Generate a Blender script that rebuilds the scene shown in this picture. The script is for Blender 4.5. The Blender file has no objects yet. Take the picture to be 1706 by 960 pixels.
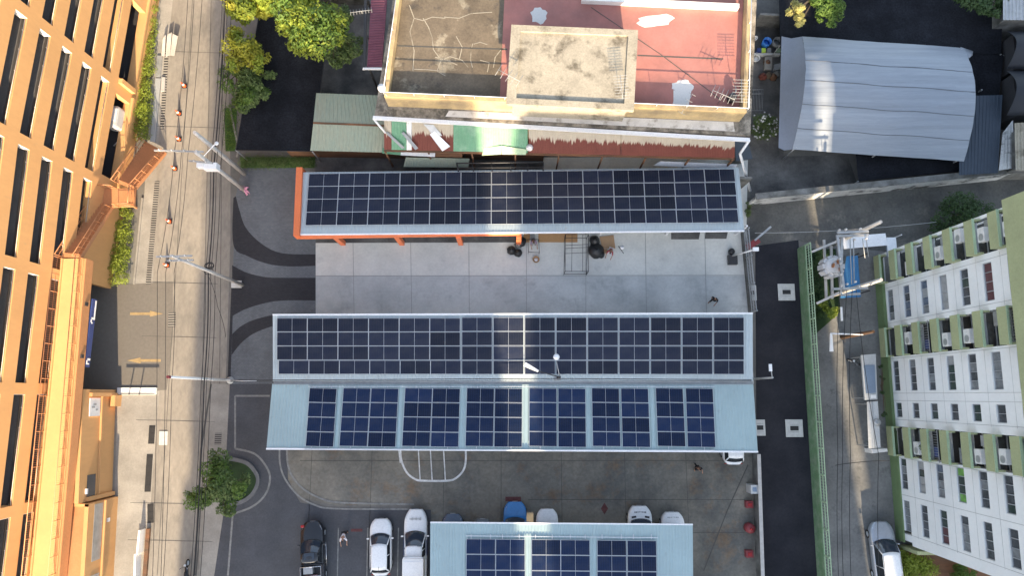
import bpy, bmesh, math, random
from mathutils import Vector, Matrix
random.seed(7)
R = math.radians
SC = bpy.context.scene
COL = SC.collection
F = 1200.0; H = 60.0; T = R(8.5)

# ---------------------------------------------------------------- survey helpers
def ray(px, py):
    u = (px-853)/F; v = (py-480)/F
    return Vector((u, math.sin(T)-v*math.cos(T), -(math.cos(T)+v*math.sin(T))))
def P(px, py, z=0.0):
    d = ray(px, py); s = (H-z)/-d.z
    return Vector((d.x*s, d.y*s, z))
def hit(px, py, p0, n):
    d = ray(px, py); o = Vector((0, 0, H))
    return o + d*((Vector(p0)-o).dot(n)/d.dot(n))
def PZ(l, z): return [P(x, y, z) for x, y in l]

# ---------------------------------------------------------------- objects
def tag(o, label=None, cat=None, group=None, kind=None):
    if label: o['label'] = label
    if cat: o['category'] = cat
    if group: o['group'] = group
    if kind: o['kind'] = kind
    return o
def thing(name, label, cat, loc=(0, 0, 0), rz=0.0, group=None):
    o = bpy.data.objects.new(name, None); COL.objects.link(o)
    o.empty_display_size = .2
    o.location = loc; o.rotation_euler = (0, 0, rz)
    return tag(o, label, cat, group)
def copy_tree(o, parent=None):
    c = o.copy(); COL.objects.link(c); c.parent = parent
    for ch in list(o.children): copy_tree(ch, c)
    return c

class MB:
    """collects faces of ONE part"""
    def __init__(s): s.v = []; s.f = []; s.sm = []
    def add(s, vs, fs, smooth=False):
        b = len(s.v); s.v += [tuple(q) for q in vs]
        for f in fs: s.f.append(tuple(i+b for i in f)); s.sm.append(smooth)
        return s
    def box(s, c, sz, rz=0, m=None):
        hx, hy, hz = sz[0]/2, sz[1]/2, sz[2]/2
        vs = [Vector((x, y, z)) for z in (-hz, hz) for y in (-hy, hy) for x in (-hx, hx)]
        if m is None: m = Matrix.Rotation(rz, 3, 'Z')
        vs = [m @ q + Vector(c) for q in vs]
        return s.add(vs, [(0,2,3,1),(4,5,7,6),(0,1,5,4),(2,6,7,3),(0,4,6,2),(1,3,7,5)])
    def hexa(s, b, t):
        return s.add(list(b)+list(t), [(3,2,1,0),(4,5,6,7),(0,1,5,4),(1,2,6,5),(2,3,7,6),(3,0,4,7)])
    def prism(s, poly, z0, z1):
        n = len(poly)
        a = sum(poly[i][0]*poly[(i+1)%n][1]-poly[(i+1)%n][0]*poly[i][1] for i in range(n))
        if a < 0: poly = poly[::-1]
        vs = [(p[0], p[1], z0) for p in poly]+[(p[0], p[1], z1) for p in poly]
        fs = [tuple(range(n-1, -1, -1)), tuple(range(n, 2*n))]
        fs += [(i, (i+1)%n, n+(i+1)%n, n+i) for i in range(n)]
        return s.add(vs, fs)
    def sheet(s, poly, z=None):
        n = len(poly)
        a = sum(poly[i][0]*poly[(i+1)%n][1]-poly[(i+1)%n][0]*poly[i][1] for i in range(n))
        if a < 0: poly = poly[::-1]
        return s.add([(p[0], p[1], p[2] if z is None else z) for p in poly], [tuple(range(n))])
    def tube(s, path, r, n=6, smooth=True, cap=True):
        path = [Vector(p) for p in path]
        rr = r if isinstance(r, (list, tuple)) else [r]*len(path)
        rings = []
        for i, p in enumerate(path):
            d = (path[min(i+1, len(path)-1)]-path[max(i-1, 0)])
            d = d.normalized() if d.length > 1e-9 else Vector((0, 0, 1))
            a = d.orthogonal().normalized() if abs(d.z) > .95 else d.cross(Vector((0, 0, 1))).normalized()
            b = d.cross(a)
            rings.append([p+(a*math.cos(2*math.pi*k/n)+b*math.sin(2*math.pi*k/n))*rr[i] for k in range(n)])
        b0 = len(s.v)
        for q in rings: s.v += [tuple(x) for x in q]
        for i in range(len(path)-1):
            for k in range(n):
                s.f.append((b0+i*n+k, b0+(i+1)*n+k, b0+(i+1)*n+(k+1)%n, b0+i*n+(k+1)%n)); s.sm.append(smooth)
        if cap:
            s.f.append(tuple(b0+k for k in range(n))); s.sm.append(False)
            s.f.append(tuple(b0+(len(path)-1)*n+k for k in range(n-1, -1, -1))); s.sm.append(False)
        return s
    def lathe(s, c, prof, n=16, smooth=True):
        c = Vector(c); b0 = len(s.v)
        for r, z in prof:
            for k in range(n):
                a = 2*math.pi*k/n; s.v.append((c.x+r*math.cos(a), c.y+r*math.sin(a), c.z+z))
        for i in range(len(prof)-1):
            for k in range(n):
                s.f.append((b0+i*n+k, b0+i*n+(k+1)%n, b0+(i+1)*n+(k+1)%n, b0+(i+1)*n+k)); s.sm.append(smooth)
        if prof[-1][0] > 1e-4: s.f.append(tuple(b0+(len(prof)-1)*n+k for k in range(n))); s.sm.append(False)
        if prof[0][0] > 1e-4: s.f.append(tuple(b0+k for k in range(n-1, -1, -1))); s.sm.append(False)
        return s
    def grid(s, rows, smooth=True):
        b0 = len(s.v); m = len(rows[0])
        for r in rows: s.v += [tuple(q) for q in r]
        for i in range(len(rows)-1):
            for j in range(m-1):
                s.f.append((b0+i*m+j, b0+i*m+j+1, b0+(i+1)*m+j+1, b0+(i+1)*m+j)); s.sm.append(smooth)
        return s
    def ribs(s, nw, ne, sw, se, pitch=.25, h=.035, nv=1):
        """corrugated sheet, ribs run from the n edge to the s edge"""
        nw, ne, sw, se = map(Vector, (nw, ne, sw, se))
        n = max(2, int((ne-nw).length/pitch)); up = Vector((0, 0, 1))
        us = []
        for i in range(n):
            for a, q in ((0, 0), (.62, 0), (.7, 1), (.92, 1)): us.append(((i+a)/n, q*h))
        us.append((1, 0))
        rows = []
        for j in range(nv+1):
            t = j/nv
            rows.append([(nw.lerp(ne, u)).lerp(sw.lerp(se, u), t)+up*q for u, q in us])
        return s.grid(rows, False)
    def build(s, name, mat, parent=None, local=False, bevel=0, solid=0):
        me = bpy.data.meshes.new(name)
        off = Vector((0, 0, 0)); inv = None
        if parent is not None and not local:
            m = Matrix.Identity(4); q = parent
            while q is not None:
                m = (Matrix.Translation(q.location) @ q.rotation_euler.to_matrix().to_4x4()) @ m; q = q.parent
            inv = m.inverted()
        vs = s.v if inv is None else [tuple(inv @ Vector(q)) for q in s.v]
        me.from_pydata(vs, [], s.f)
        me.polygons.foreach_set('use_smooth', s.sm)
        me.update()
        if mat: me.materials.append(mat)
        o = bpy.data.objects.new(name, me); COL.objects.link(o)
        if parent is not None: o.parent = parent
        if solid:
            md = o.modifiers.new('solid', 'SOLIDIFY'); md.thickness = solid; md.offset = -1
        if bevel:
            md = o.modifiers.new('bevel', 'BEVEL'); md.width = bevel; md.segments = 2; md.limit_method = 'ANGLE'
        return o
def lump(o, origin):
    """give a single-mesh thing its own origin at its base"""
    origin = Vector(origin)
    o.data.transform(Matrix.Translation(-origin)); o.location = origin
    return o

# ---------------------------------------------------------------- materials
def mat(name, col, rough=.7, metal=0.0, var=.18, scale=.6, dirt=None, damt=.5, dscale=.35, dthr=.5, dsoft=.15,
        stretch=(1, 1, 1), bump=0.0, bscale=30., spec=.4, fine=.1, obj=True, coat=0., transl=0., rnd=0., dirt2=None):
    m = bpy.data.materials.new(name); m.use_nodes = True
    nt = m.node_tree; N = nt.nodes; L = nt.links
    b = N['Principled BSDF']
    b.inputs['Roughness'].default_value = rough; b.inputs['Metallic'].default_value = metal
    b.inputs['Specular IOR Level'].default_value = spec
    if coat: b.inputs['Coat Weight'].default_value = coat; b.inputs['Coat Roughness'].default_value = .08
    if obj:
        co = N.new('ShaderNodeTexCoord').outputs['Object']
    else:
        co = N.new('ShaderNodeNewGeometry').outputs['Position']
    mp = N.new('ShaderNodeMapping'); mp.inputs['Scale'].default_value = stretch
    L.new(co, mp.inputs['Vector'])
    def noise(sc, det, rg=.6):
        n = N.new('ShaderNodeTexNoise'); n.inputs['Scale'].default_value = sc; n.inputs['Detail'].default_value = det
        n.inputs['Roughness'].default_value = rg
        L.new(mp.outputs[0], n.inputs['Vector']); return n.outputs['Fac']
    def ramp(src, a, b_, lo, hi):
        r = N.new('ShaderNodeMapRange'); r.inputs['From Min'].default_value = a; r.inputs['From Max'].default_value = b_
        r.inputs['To Min'].default_value = lo; r.inputs['To Max'].default_value = hi
        L.new(src, r.inputs['Value']); return r.outputs[0]
    def mix(fac, a, b_, mode='MIX'):
        x = N.new('ShaderNodeMix'); x.data_type = 'RGBA'; x.blend_type = mode
        if isinstance(fac, float): x.inputs[0].default_value = fac
        else: L.new(fac, x.inputs[0])
        for i, q in ((6, a), (7, b_)):
            if isinstance(q, tuple): x.inputs[i].default_value = (*q, 1)
            else: L.new(q, x.inputs[i])
        return x.outputs[2]
    c = col
    if dirt is not None:
        c = mix(ramp(noise(dscale, 7, .65), dthr-dsoft, dthr+dsoft, 0., damt), c, dirt)
    if dirt2 is not None:      # (colour, amount, scale, threshold, softness)
        c = mix(ramp(noise(dirt2[2], 8, .7), dirt2[3]-dirt2[4], dirt2[3]+dirt2[4], 0., dirt2[1]), c, dirt2[0])
    hs = N.new('ShaderNodeHueSaturation')
    if isinstance(c, tuple): hs.inputs['Color'].default_value = (*c, 1)
    else: L.new(c, hs.inputs['Color'])
    v = ramp(noise(scale, 6), .25, .75, 1-var, 1+var)
    if fine:
        v2 = ramp(noise(scale*14, 4), .25, .75, 1-fine, 1+fine)
        mm = N.new('ShaderNodeMath'); mm.operation = 'MULTIPLY'; L.new(v, mm.inputs[0]); L.new(v2, mm.inputs[1]); v = mm.outputs[0]
    if rnd:
        oi = N.new('ShaderNodeObjectInfo'); rr = ramp(oi.outputs['Random'], 0, 1, 1-rnd, 1+rnd)
        mm = N.new('ShaderNodeMath'); mm.operation = 'MULTIPLY'; L.new(v, mm.inputs[0]); L.new(rr, mm.inputs[1]); v = mm.outputs[0]
    L.new(v, hs.inputs['Value'])
    L.new(hs.outputs[0], b.inputs['Base Color'])
    if bump:
        bp = N.new('ShaderNodeBump'); bp.inputs['Strength'].default_value = bump; bp.inputs['Distance'].default_value = .02
        L.new(noise(bscale, 4), bp.inputs['Height']); L.new(bp.outputs[0], b.inputs['Normal'])
    if transl:
        t = N.new('ShaderNodeBsdfTranslucent'); L.new(hs.outputs[0], t.inputs['Color'])
        x = N.new('ShaderNodeMixShader'); x.inputs[0].default_value = transl
        L.new(b.outputs[0], x.inputs[1]); L.new(t.outputs[0], x.inputs[2])
        L.new(x.outputs[0], N['Material Output'].inputs['Surface'])
    return m
def plain(name, col, rough=.5, metal=0., **k): return mat(name, col, rough, metal, var=.08, fine=.05, scale=2., **k)
def glass(name, col=(.02, .025, .03), rough=.06): return mat(name, col, rough, var=.1, fine=0, spec=.6, scale=1.)

def cells(name, col, line, nx, ny, lw=.06):
    """photovoltaic cells: dark blue with fine pale conductor lines"""
    m = mat(name, col, .28, var=.12, fine=0, scale=1.1, spec=.16, rnd=.38, coat=.0, dirt=(.05, .05, .052), damt=.35, dscale=1.4, dthr=.58)
    nt = m.node_tree; N = nt.nodes; L = nt.links; b = N['Principled BSDF']
    src = b.inputs['Base Color'].links[0].from_socket
    tc = N.new('ShaderNodeTexCoord'); sp = N.new('ShaderNodeSeparateXYZ'); L.new(tc.outputs['Generated'], sp.inputs[0])
    def ln(out, n, w):
        a = N.new('ShaderNodeMath'); a.operation = 'MULTIPLY'; a.inputs[1].default_value = n; L.new(out, a.inputs[0])
        f = N.new('ShaderNodeMath'); f.operation = 'FRACT'; L.new(a.outputs[0], f.inputs[0])
        c = N.new('ShaderNodeMath'); c.operation = 'LESS_THAN'; c.inputs[1].default_value = w; L.new(f.outputs[0], c.inputs[0]); return c.outputs[0]
    a = ln(sp.outputs[0], nx, lw); c = ln(sp.outputs[1], ny, lw)
    mx = N.new('ShaderNodeMath'); mx.operation = 'MAXIMUM'; L.new(a, mx.inputs[0]); L.new(c, mx.inputs[1])
    x = N.new('ShaderNodeMix'); x.data_type = 'RGBA'; L.new(mx.outputs[0], x.inputs[0]); L.new(src, x.inputs[6])
    x.inputs[7].default_value = (*line, 1); L.new(x.outputs[2], b.inputs['Base Color'])
    return m

def pavers(name, c1, c2, mortar, scale):
    m = mat(name, c1, .8, var=.2, scale=.4, obj=False)
    nt = m.node_tree; N = nt.nodes; L = nt.links; b = N['Principled BSDF']
    hs = b.inputs['Base Color'].links[0].from_node
    g = N.new('ShaderNodeNewGeometry'); br = N.new('ShaderNodeTexBrick')
    br.inputs['Color1'].default_value = (*c1, 1); br.inputs['Color2'].default_value = (*c2, 1); br.inputs['Mortar'].default_value = (*mortar, 1)
    br.inputs['Scale'].default_value = scale; br.inputs['Mortar Size'].default_value = .012
    br.inputs['Brick Width'].default_value = .5; br.inputs['Row Height'].default_value = .25
    L.new(g.outputs['Position'], br.inputs['Vector']); L.new(br.outputs['Color'], hs.inputs['Color'])
    return m

MT = {}
def _m(k, *a, **kw): MT[k] = mat(k, *a, **kw)
_m('earth', (.20, .19, .17), .9, var=.3, scale=.15, dirt=(.09, .09, .085), damt=.8, dscale=.08, obj=False, bump=.3, bscale=8)
_m('road_concrete', (.275, .25, .21), .85, var=.16, scale=.25, dirt=(.17, .16, .14), damt=.55, dscale=.22, dthr=.55, obj=False, fine=.15, stretch=(1, .45, 1), dirt2=((.12, .115, .105), .55, .3, .60, .08))
_m('sidewalk', (.34, .32, .28), .85, var=.15, scale=.5, dirt=(.18, .17, .15), damt=.6, dscale=.4, obj=False)
_m('slab_light', (.70, .70, .645), .75, var=.12, scale=.35, dirt=(.52, .53, .50), damt=.75, dscale=.22, obj=False, fine=.07, dirt2=((.36, .365, .35), .5, .9, .66, .08))
_m('slab_grey', (.565, .58, .56), .75, var=.14, scale=.35, dirt=(.39, .41, .405), damt=.85, dscale=.2, obj=False, fine=.07, dirt2=((.25, .265, .27), .6, .6, .62, .1))
_m('lot_concrete', (.215, .20, .165), .85, var=.28, scale=.3, dirt=(.095, .098, .092), damt=.9, dscale=.16, dthr=.5, dsoft=.1, obj=False, fine=.18, dirt2=((.20, .125, .065), .6, .33, .60, .06))
_m('lot_asphalt', (.068, .072, .082), .88, var=.2, scale=.5, dirt=(.095, .097, .10), damt=.6, dscale=.15, obj=False, fine=.15)
_m('alley_asphalt', (.021, .022, .028), .85, spec=.2, var=.2, scale=.4, dirt=(.035, .035, .04), damt=.7, dscale=.2, obj=False, fine=.15)
_m('lane_concrete', (.15, .145, .13), .88, var=.3, scale=.35, dirt=(.07, .072, .07), damt=.9, dscale=.22, obj=False, fine=.18, dirt2=((.26, .24, .20), .6, .5, .62, .07))
_m('alley_concrete', (.22, .22, .21), .85, var=.22, scale=.35, dirt=(.12, .122, .12), damt=.9, dscale=.25, obj=False, fine=.15, dirt2=((.07, .07, .068), .7, .7, .62, .06))
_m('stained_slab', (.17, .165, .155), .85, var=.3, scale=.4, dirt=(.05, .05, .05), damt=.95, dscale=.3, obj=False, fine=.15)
_m('ramp_floor', (.165, .15, .13), .8, var=.14, scale=.3, dirt=(.14, .13, .11), damt=.6, dscale=.3, obj=False)
MT['apron'] = pavers('apron', (.118, .130, .142), (.145, .157, .168), (.08, .085, .09), 2.2)
MT['apron_dark'] = pavers('apron_dark', (.026, .027, .032), (.034, .035, .04), (.018, .018, .02), 2.2)
_m('paint_white', (.62, .62, .60), .7, var=.3, scale=3, fine=.3, obj=False)
_m('paint_worn', (.22, .22, .21), .8, var=.35, scale=2.5, fine=.3, obj=False)
_m('paint_yellow', (.34, .245, .12), .7, var=.25, scale=2, fine=.25, obj=False)
_m('ground_red', (.12, .045, .045), .8, var=.3, scale=3, fine=.3, obj=False)
_m('joint', (.28, .285, .275), .9, obj=False)
_m('joint_dark', (.085, .083, .075), .9, obj=False)
_m('orange_wall', (.64, .35, .145), .62, var=.08, scale=.3, fine=.04, dirt=(.56, .31, .13), damt=.45, dscale=.5, dthr=.55, dsoft=.12, stretch=(1, 1, .35), dirt2=((.44, .30, .17), .35, 2.2, .66, .05))
_m('orange_dark', (.50, .235, .10), .6, var=.1, scale=.5)
_m('orange_steel', (.50, .225, .10), .5, var=.08)
_m('orange_trim', (.72, .19, .07), .55, var=.08)
_m('deck_grey', (.12, .115, .11), .85, var=.2)
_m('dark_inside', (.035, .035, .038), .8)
_m('white_paint', (.80, .79, .76), .55, var=.08, scale=1.)
_m('white_metal', (.78, .79, .80), .35, var=.06)
_m('roof_blue', (.44, .51, .535), .42, var=.06, scale=.25, fine=.03, spec=.5, dirt=(.37, .43, .45), damt=.55, dscale=.3, dirt2=((.28, .29, .28), .4, 1.1, .65, .06))
_m('roof_cyan', (.36, .475, .49), .42, var=.06, scale=.25, fine=.03, spec=.5, dirt=(.31, .40, .415), damt=.55, dscale=.3, dirt2=((.24, .28, .28), .4, 1.1, .65, .06))
_m('alu', (.58, .61, .64), .38, metal=.3, var=.05)
_m('galv', (.42, .43, .43), .45, metal=.5, var=.2, scale=2)
_m('dark_steel', (.04, .04, .042), .5)
_m('black_rubber', (.018, .018, .019), .7)
_m('black_plastic', (.022, .024, .026), .38)
_m('wire', (.02, .02, .022), .6)
_m('wire_pale', (.32, .33, .33), .5)
_m('pole_concrete', (.46, .44, .41), .8, var=.15, scale=3)
_m('teal_roof', (.27, .335, .265), .6, var=.1, scale=.5, dirt=(.30, .27, .19), damt=.55, dscale=.5, stretch=(1, .3, 1))
_m('awning_green', (.11, .28, .165), .5, var=.12, scale=.8, dirt=(.30, .42, .33), damt=.5, dscale=.9, dthr=.62)
_m('rust', (.155, .045, .03), .85, var=.25, scale=1., fine=.25, stretch=(3, .6, 1))
_m('rust_wood', (.22, .10, .05), .85, var=.35, scale=.8, dirt=(.06, .05, .035), damt=.8, dscale=.6, stretch=(.4, 2, 2))
_m('purple_tile', (.16, .055, .085), .6, var=.15, scale=2)
_m('yellow_wall', (.54, .40, .20), .7, var=.2, scale=.6, dirt=(.26, .20, .13), damt=.85, dscale=.7, dthr=.52)
_m('old_cement', (.335, .30, .23), .88, var=.18, scale=.6, dirt=(.10, .085, .06), damt=.85, dscale=.8, dthr=.60, dsoft=.08, fine=.2)
_m('ledge_cement', (.33, .295, .24), .9, var=.3, scale=.8, dirt=(.075, .068, .055), damt=.9, dscale=1.0, dthr=.5, dsoft=.1, fine=.3)
_m('ledge_white', (.62, .60, .56), .75, var=.18, scale=1., dirt=(.2, .17, .13), damt=.7, dscale=1.1, dthr=.60, dsoft=.06)
_m('roof_brown', (.14, .112, .078), .85, var=.35, scale=.5, dirt=(.27, .235, .17), damt=.8, dscale=.55, dthr=.6, dsoft=.03, fine=.2, dirt2=((.055, .05, .045), .7, .9, .62, .05))
_m('roof_red', (.40, .165, .135), .75, var=.2, scale=.4, dirt=(.27, .135, .115), damt=.6, dscale=.7, fine=.08)
_m('patch_white', (.70, .68, .64), .7, var=.2, scale=1.5, dirt=(.45, .43, .40), damt=.6, dscale=1.5)
_m('shade_net', (.009, .010, .013), .9, var=.3, scale=.5, dirt=(.018, .02, .025), damt=.8, dscale=.3, fine=.45, spec=.12)
_m('tarp_grey', (.26, .29, .325), .42, var=.2, scale=.8, fine=.1, spec=.5, stretch=(.08, 2.2, 2.2))
_m('tarp_side', (.20, .225, .27), .5, var=.1, scale=.5, fine=.06)
_m('seam', (.11, .12, .13), .7)
_m('whitewash', (.56, .56, .54), .85, var=.2, scale=.6, dirt=(.06, .06, .055), damt=.95, dscale=.9, dthr=.56, dsoft=.06, stretch=(.6, 1.6, 1), fine=.2)
_m('wall_cement', (.20, .20, .19), .9, var=.3, scale=1, dirt=(.07, .07, .06), damt=.9, dscale=.8)
_m('green_fence', (.145, .255, .125), .7, var=.15, scale=1., dirt=(.33, .37, .28), damt=.7, dscale=1.6, dthr=.58, fine=.2)
_m('green_rail', (.36, .48, .31), .55, var=.1)
_m('apt_white', (.84, .86, .845), .7, var=.05, scale=.3, fine=.03, dirt=(.52, .53, .53), damt=.3, dscale=.25, dthr=.62)
_m('apt_green', (.37, .405, .225), .65, var=.1, scale=.6, dirt=(.28, .305, .18), damt=.5, dscale=.8, dthr=.6)
_m('apt_green_dark', (.15, .22, .10), .7, var=.15)
_m('frame_white', (.36, .38, .40), .4)
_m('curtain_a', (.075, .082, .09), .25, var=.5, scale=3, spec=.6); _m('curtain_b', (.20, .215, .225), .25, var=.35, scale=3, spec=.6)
_m('curtain_c', (.11, .045, .05), .3, var=.3, scale=3, spec=.6); _m('curtain_d', (.12, .15, .20), .25, var=.4, scale=4, spec=.6)
_m('curtain_e', (.045, .065, .058), .25, var=.4, scale=4, spec=.6); _m('curtain_f', (.34, .35, .35), .3, var=.2, scale=3, spec=.6)
_m('curtain_g', (.16, .36, .08), .3, var=.5, scale=2.5, spec=.6)
_m('ac_white', (.66, .66, .64), .5, var=.12, scale=3)
_m('blue_sheet', (.03, .15, .34), .5, var=.2, scale=.8, dirt=(.06, .18, .32), damt=.6)
_m('porcelain', (.50, .50, .50), .35, var=.15, scale=5); _m('copper', (.45, .20, .09), .4, metal=.5, var=.3, scale=8)
_m('cover_concrete', (.52, .52, .49), .8, var=.15, scale=3); _m('grate_dark', (.03, .03, .03), .6)
_m('cone_orange', (.75, .12, .03), .5); _m('cone_white', (.75, .74, .72), .5)
_m('leaf_yellow', (.30, .30, .03), .6, var=.35, scale=.8, transl=.35); _m('leaf_green', (.10, .17, .028), .6, var=.4, scale=.7, transl=.3)
_m('leaf_lime', (.23, .29, .035), .6, var=.35, scale=.7, transl=.35); _m('leaf_dark', (.045, .085, .025), .6, var=.4, scale=.8, transl=.25)
_m('leaf_mid', (.105, .155, .045), .6, var=.4, scale=.8, transl=.25); _m('leaf_pale', (.50, .46, .16), .6, var=.3, scale=.8, transl=.35)
_m('grass', (.05, .105, .022), .8, var=.4, scale=1.2, fine=.4, obj=False); _m('bark', (.12, .09, .06), .9)
_m('grass_dark', (.02, .045, .014), .85, var=.4, scale=1.2, fine=.4, obj=False)
_m('petal', (.75, .72, .70), .6)
_m('petal_pink', (.62, .28, .38), .6)
_m('cardboard', (.40, .26, .15), .85, var=.12); _m('plywood', (.42, .25, .12), .8, var=.15)
_m('red_paint', (.24, .045, .05), .5, var=.15); _m('blue_plastic', (.04, .20, .60), .4); _m('lime_plastic', (.45, .62, .08), .4)
_m('car_white', (.80, .81, .80), .25, var=.03, coat=.6); _m('car_black', (.014, .016, .02), .22, var=.03, coat=.7)
_m('car_blue', (.035, .19, .46), .25, var=.04, coat=.6); _m('car_silver', (.36, .39, .43), .28, metal=.3, var=.04, coat=.6)
_m('car_navy', (.06, .085, .13), .25, var=.04, coat=.6); _m('car_grey', (.10, .115, .125), .28, var=.04, coat=.6)
MT['glass'] = glass('glass'); MT['glass_blue'] = glass('glass_blue', (.03, .042, .06))
_m('lamp_lens', (.72, .74, .76), .15, spec=.6); _m('chrome', (.6, .6, .62), .18, metal=.9); _m('tail_red', (.35, .02, .02), .25)
_m('skin', (.36, .20, .13), .6); _m('hair', (.015, .012, .01), .6); _m('cloth_white', (.74, .72, .74), .85); _m('cloth_black', (.02, .021, .024), .85)
_m('cloth_red', (.33, .06, .07), .85); _m('cloth_lilac', (.24, .18, .27), .85); _m('cloth_denim', (.05, .07, .12), .85); _m('cloth_grey', (.3, .31, .32), .85)
_m('crate_pink', (.40, .22, .22), .6); _m('kiosk_white', (.50, .51, .50), .5, var=.08); _m('kiosk_blue', (.19, .25, .33), .3, var=.12, spec=.6)
_m('sign_blue', (.035, .055, .17), .4); _m('sign_plum', (.2, .05, .2), .5)
_m('tower_wall', (.50, .46, .40), .8, var=.08); _m('tower_glass', (.05, .06, .07), .15, spec=.6)
_m('kerb_grey', (.15, .152, .155), .85, var=.25, scale=2)
_m('plank', (.40, .385, .355), .7, var=.2)
_m('guard', (.52, .42, .33), .5)
_m('water', (.03, .04, .045), .1)
MT['cell_mono'] = cells('cell_mono', (.014, .019, .037), (.036, .042, .062), 12, 12)
MT['cell_poly'] = cells('cell_poly', (.008, .018, .052), (.028, .048, .11), 12, 10)
# ================================================================ GROUND
def ground(name, pix, layer, m):
    o = MB().sheet([P(x, y) for x, y in pix], .008*layer).build(name, MT[m]); o['kind'] = 'structure'; return o
def strip(mb, pts, w, layer):
    pts = [Vector((p[0], p[1], 0)) for p in pts]
    L, Rr = [], []
    for i, p in enumerate(pts):
        d = (pts[min(i+1, len(pts)-1)]-pts[max(i-1, 0)]).normalized(); n = Vector((-d.y, d.x, 0))*w/2
        L.append(p+n); Rr.append(p-n)
    z = .008*layer
    mb.grid([[(q.x, q.y, z) for q in Rr], [(q.x, q.y, z) for q in L]], False)
def smooth_line(pix, n=6):
    """Catmull-Rom through surveyed points"""
    p = [P(x, y) for x, y in pix]; out = []
    for i in range(len(p)-1):
        a = p[max(i-1, 0)]; b = p[i]; c = p[i+1]; d = p[min(i+2, len(p)-1)]
        for k in range(n):
            t = k/n
            out.append(.5*((2*b)+(c-a)*t+(2*a-5*b+4*c-d)*t*t+(3*b-a-3*c+d)*t**3))
    out.append(p[-1]); return out
def band(name, up, lo, layer, m):
    a = smooth_line(up); b = smooth_line(lo); n = min(len(a), len(b))
    def rs(q, n):
        return [q[round(i*(len(q)-1)/(n-1))] for i in range(n)]
    a = rs(a, n); b = rs(b, n); z = .008*layer
    o = MB().grid([[(q.x, q.y, z) for q in b], [(q.x, q.y, z) for q in a]], False).build(name, MT[m]); o['kind'] = 'structure'

g = MB().sheet([Vector((-900, -900, 0)), Vector((900, -900, 0)), Vector((900, 900, 0)), Vector((-900, 900, 0))]).build('ground', MT['earth']); g['kind'] = 'structure'
ground('road', [(270, -160), (380, -160), (377, 0), (384, 280), (384, 400), (376, 640), (352, 1040), (170, 1040), (190, 655), (238, 478)], 1, 'road_concrete')
ground('sidewalk', [(262, -160), (290, -160), (288, 0), (262, 250), (255, 478), (222, 478), (240, 330), (262, 0)], 2, 'sidewalk')
ground('garage_forecourt', [(120, 478), (288, 470), (288, 560), (278, 650), (195, 655), (100, 655)], 2.3, 'ramp_floor')
ground('sidewalk', [(196, 652), (266, 652), (252, 830), (240, 1040), (150, 1040), (190, 850)], 2, 'sidewalk')
ground('pavement', [(352, 640), (395, 640), (372, 860), (352, 1040), (326, 1040), (345, 800)], 2.6, 'sidewalk')
ground('entry_apron', [(404, 278), (500, 278), (505, 395), (526, 395), (526, 530), (460, 530), (460, 640), (381, 640), (388, 470), (392, 330)], 2.8, 'apron')
band('apron_dark_band', [(393, 327), (399, 350), (410, 380), (437, 407), (470, 422), (526, 424)], [(389, 330), (389, 408), (413, 427), (447, 440), (483, 444), (526, 443)], 3, 'apron_dark')
band('apron_dark_band', [(387, 442), (410, 454), (443, 462), (477, 463), (526, 463)], [(387, 527), (410, 515), (443, 505), (473, 501), (526, 501)], 3, 'apron_dark')
band('apron_dark_band', [(387, 557), (403, 543), (427, 532), (470, 523), (526, 523)], [(386, 592), (403, 571), (427, 554), (470, 540), (526, 536)], 3, 'apron_dark')
ground('apron_drain', [(386, 470), (390, 470), (384, 640), (379, 640)], 4, 'apron_dark')
ground('yard_north', [(525, 262), (1246, 262), (1242, 460), (526, 460)], 1.4, 'slab_light')
ground('yard_south', [(526, 460), (1242, 460), (1256, 640), (460, 640), (460, 531), (526, 531)], 1.7, 'slab_grey')
ground('car_park_asphalt', [(383, 640), (476, 640), (480, 800), (500, 838), (560, 850), (718, 850), (718, 1040), (345, 1040), (372, 860)], 3.0, 'lot_asphalt')
ground('car_park', [(474, 641), (1256, 641), (1262, 1040), (700, 1040), (700, 843), (560, 843), (500, 830), (474, 800)], 2.0, 'lot_concrete')
ground('alley_road', [(1258, 410), (1330, 400), (1366, 1040), (1262, 1040)], 3.2, 'alley_asphalt')
ground('lane_road', [(1240, 330), (1850, 270), (1850, 420), (1480, 420), (1340, 404), (1330, 401), (1258, 411), (1236, 400)], 1.2, 'lane_concrete')
ground('back_alley', [(1340, 404), (1520, 415), (1530, 1040), (1366, 1040)], 0.9, 'alley_concrete')
ground('stained_yard', [(1246, 262), (1412, 258), (1430, 312), (1250, 330)], 2.2, 'stained_slab')
ground('side_yard', [(540, -100), (660, -100), (640, 170), (535, 160)], 0.6, 'stained_slab')
ground('side_yard', [(1252, -60), (1320, -60), (1305, 262), (1246, 262)], 0.6, 'stained_slab')
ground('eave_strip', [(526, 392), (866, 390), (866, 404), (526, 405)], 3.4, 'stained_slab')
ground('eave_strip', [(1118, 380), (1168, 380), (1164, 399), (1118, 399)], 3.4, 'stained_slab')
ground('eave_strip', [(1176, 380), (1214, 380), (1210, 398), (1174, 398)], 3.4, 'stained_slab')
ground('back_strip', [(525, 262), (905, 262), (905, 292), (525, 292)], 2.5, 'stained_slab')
ground('grass_verge', [(400, 262), (526, 262), (524, 280), (402, 280)], 5, 'grass')
ground('grass_verge', [(374, 180), (395, 180), (392, 252), (376, 252)], 5, 'grass')
ground('planting_bed', [(1333, 415), (1392, 415), (1400, 520), (1355, 560), (1346, 520)], 5, 'grass_dark')

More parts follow.
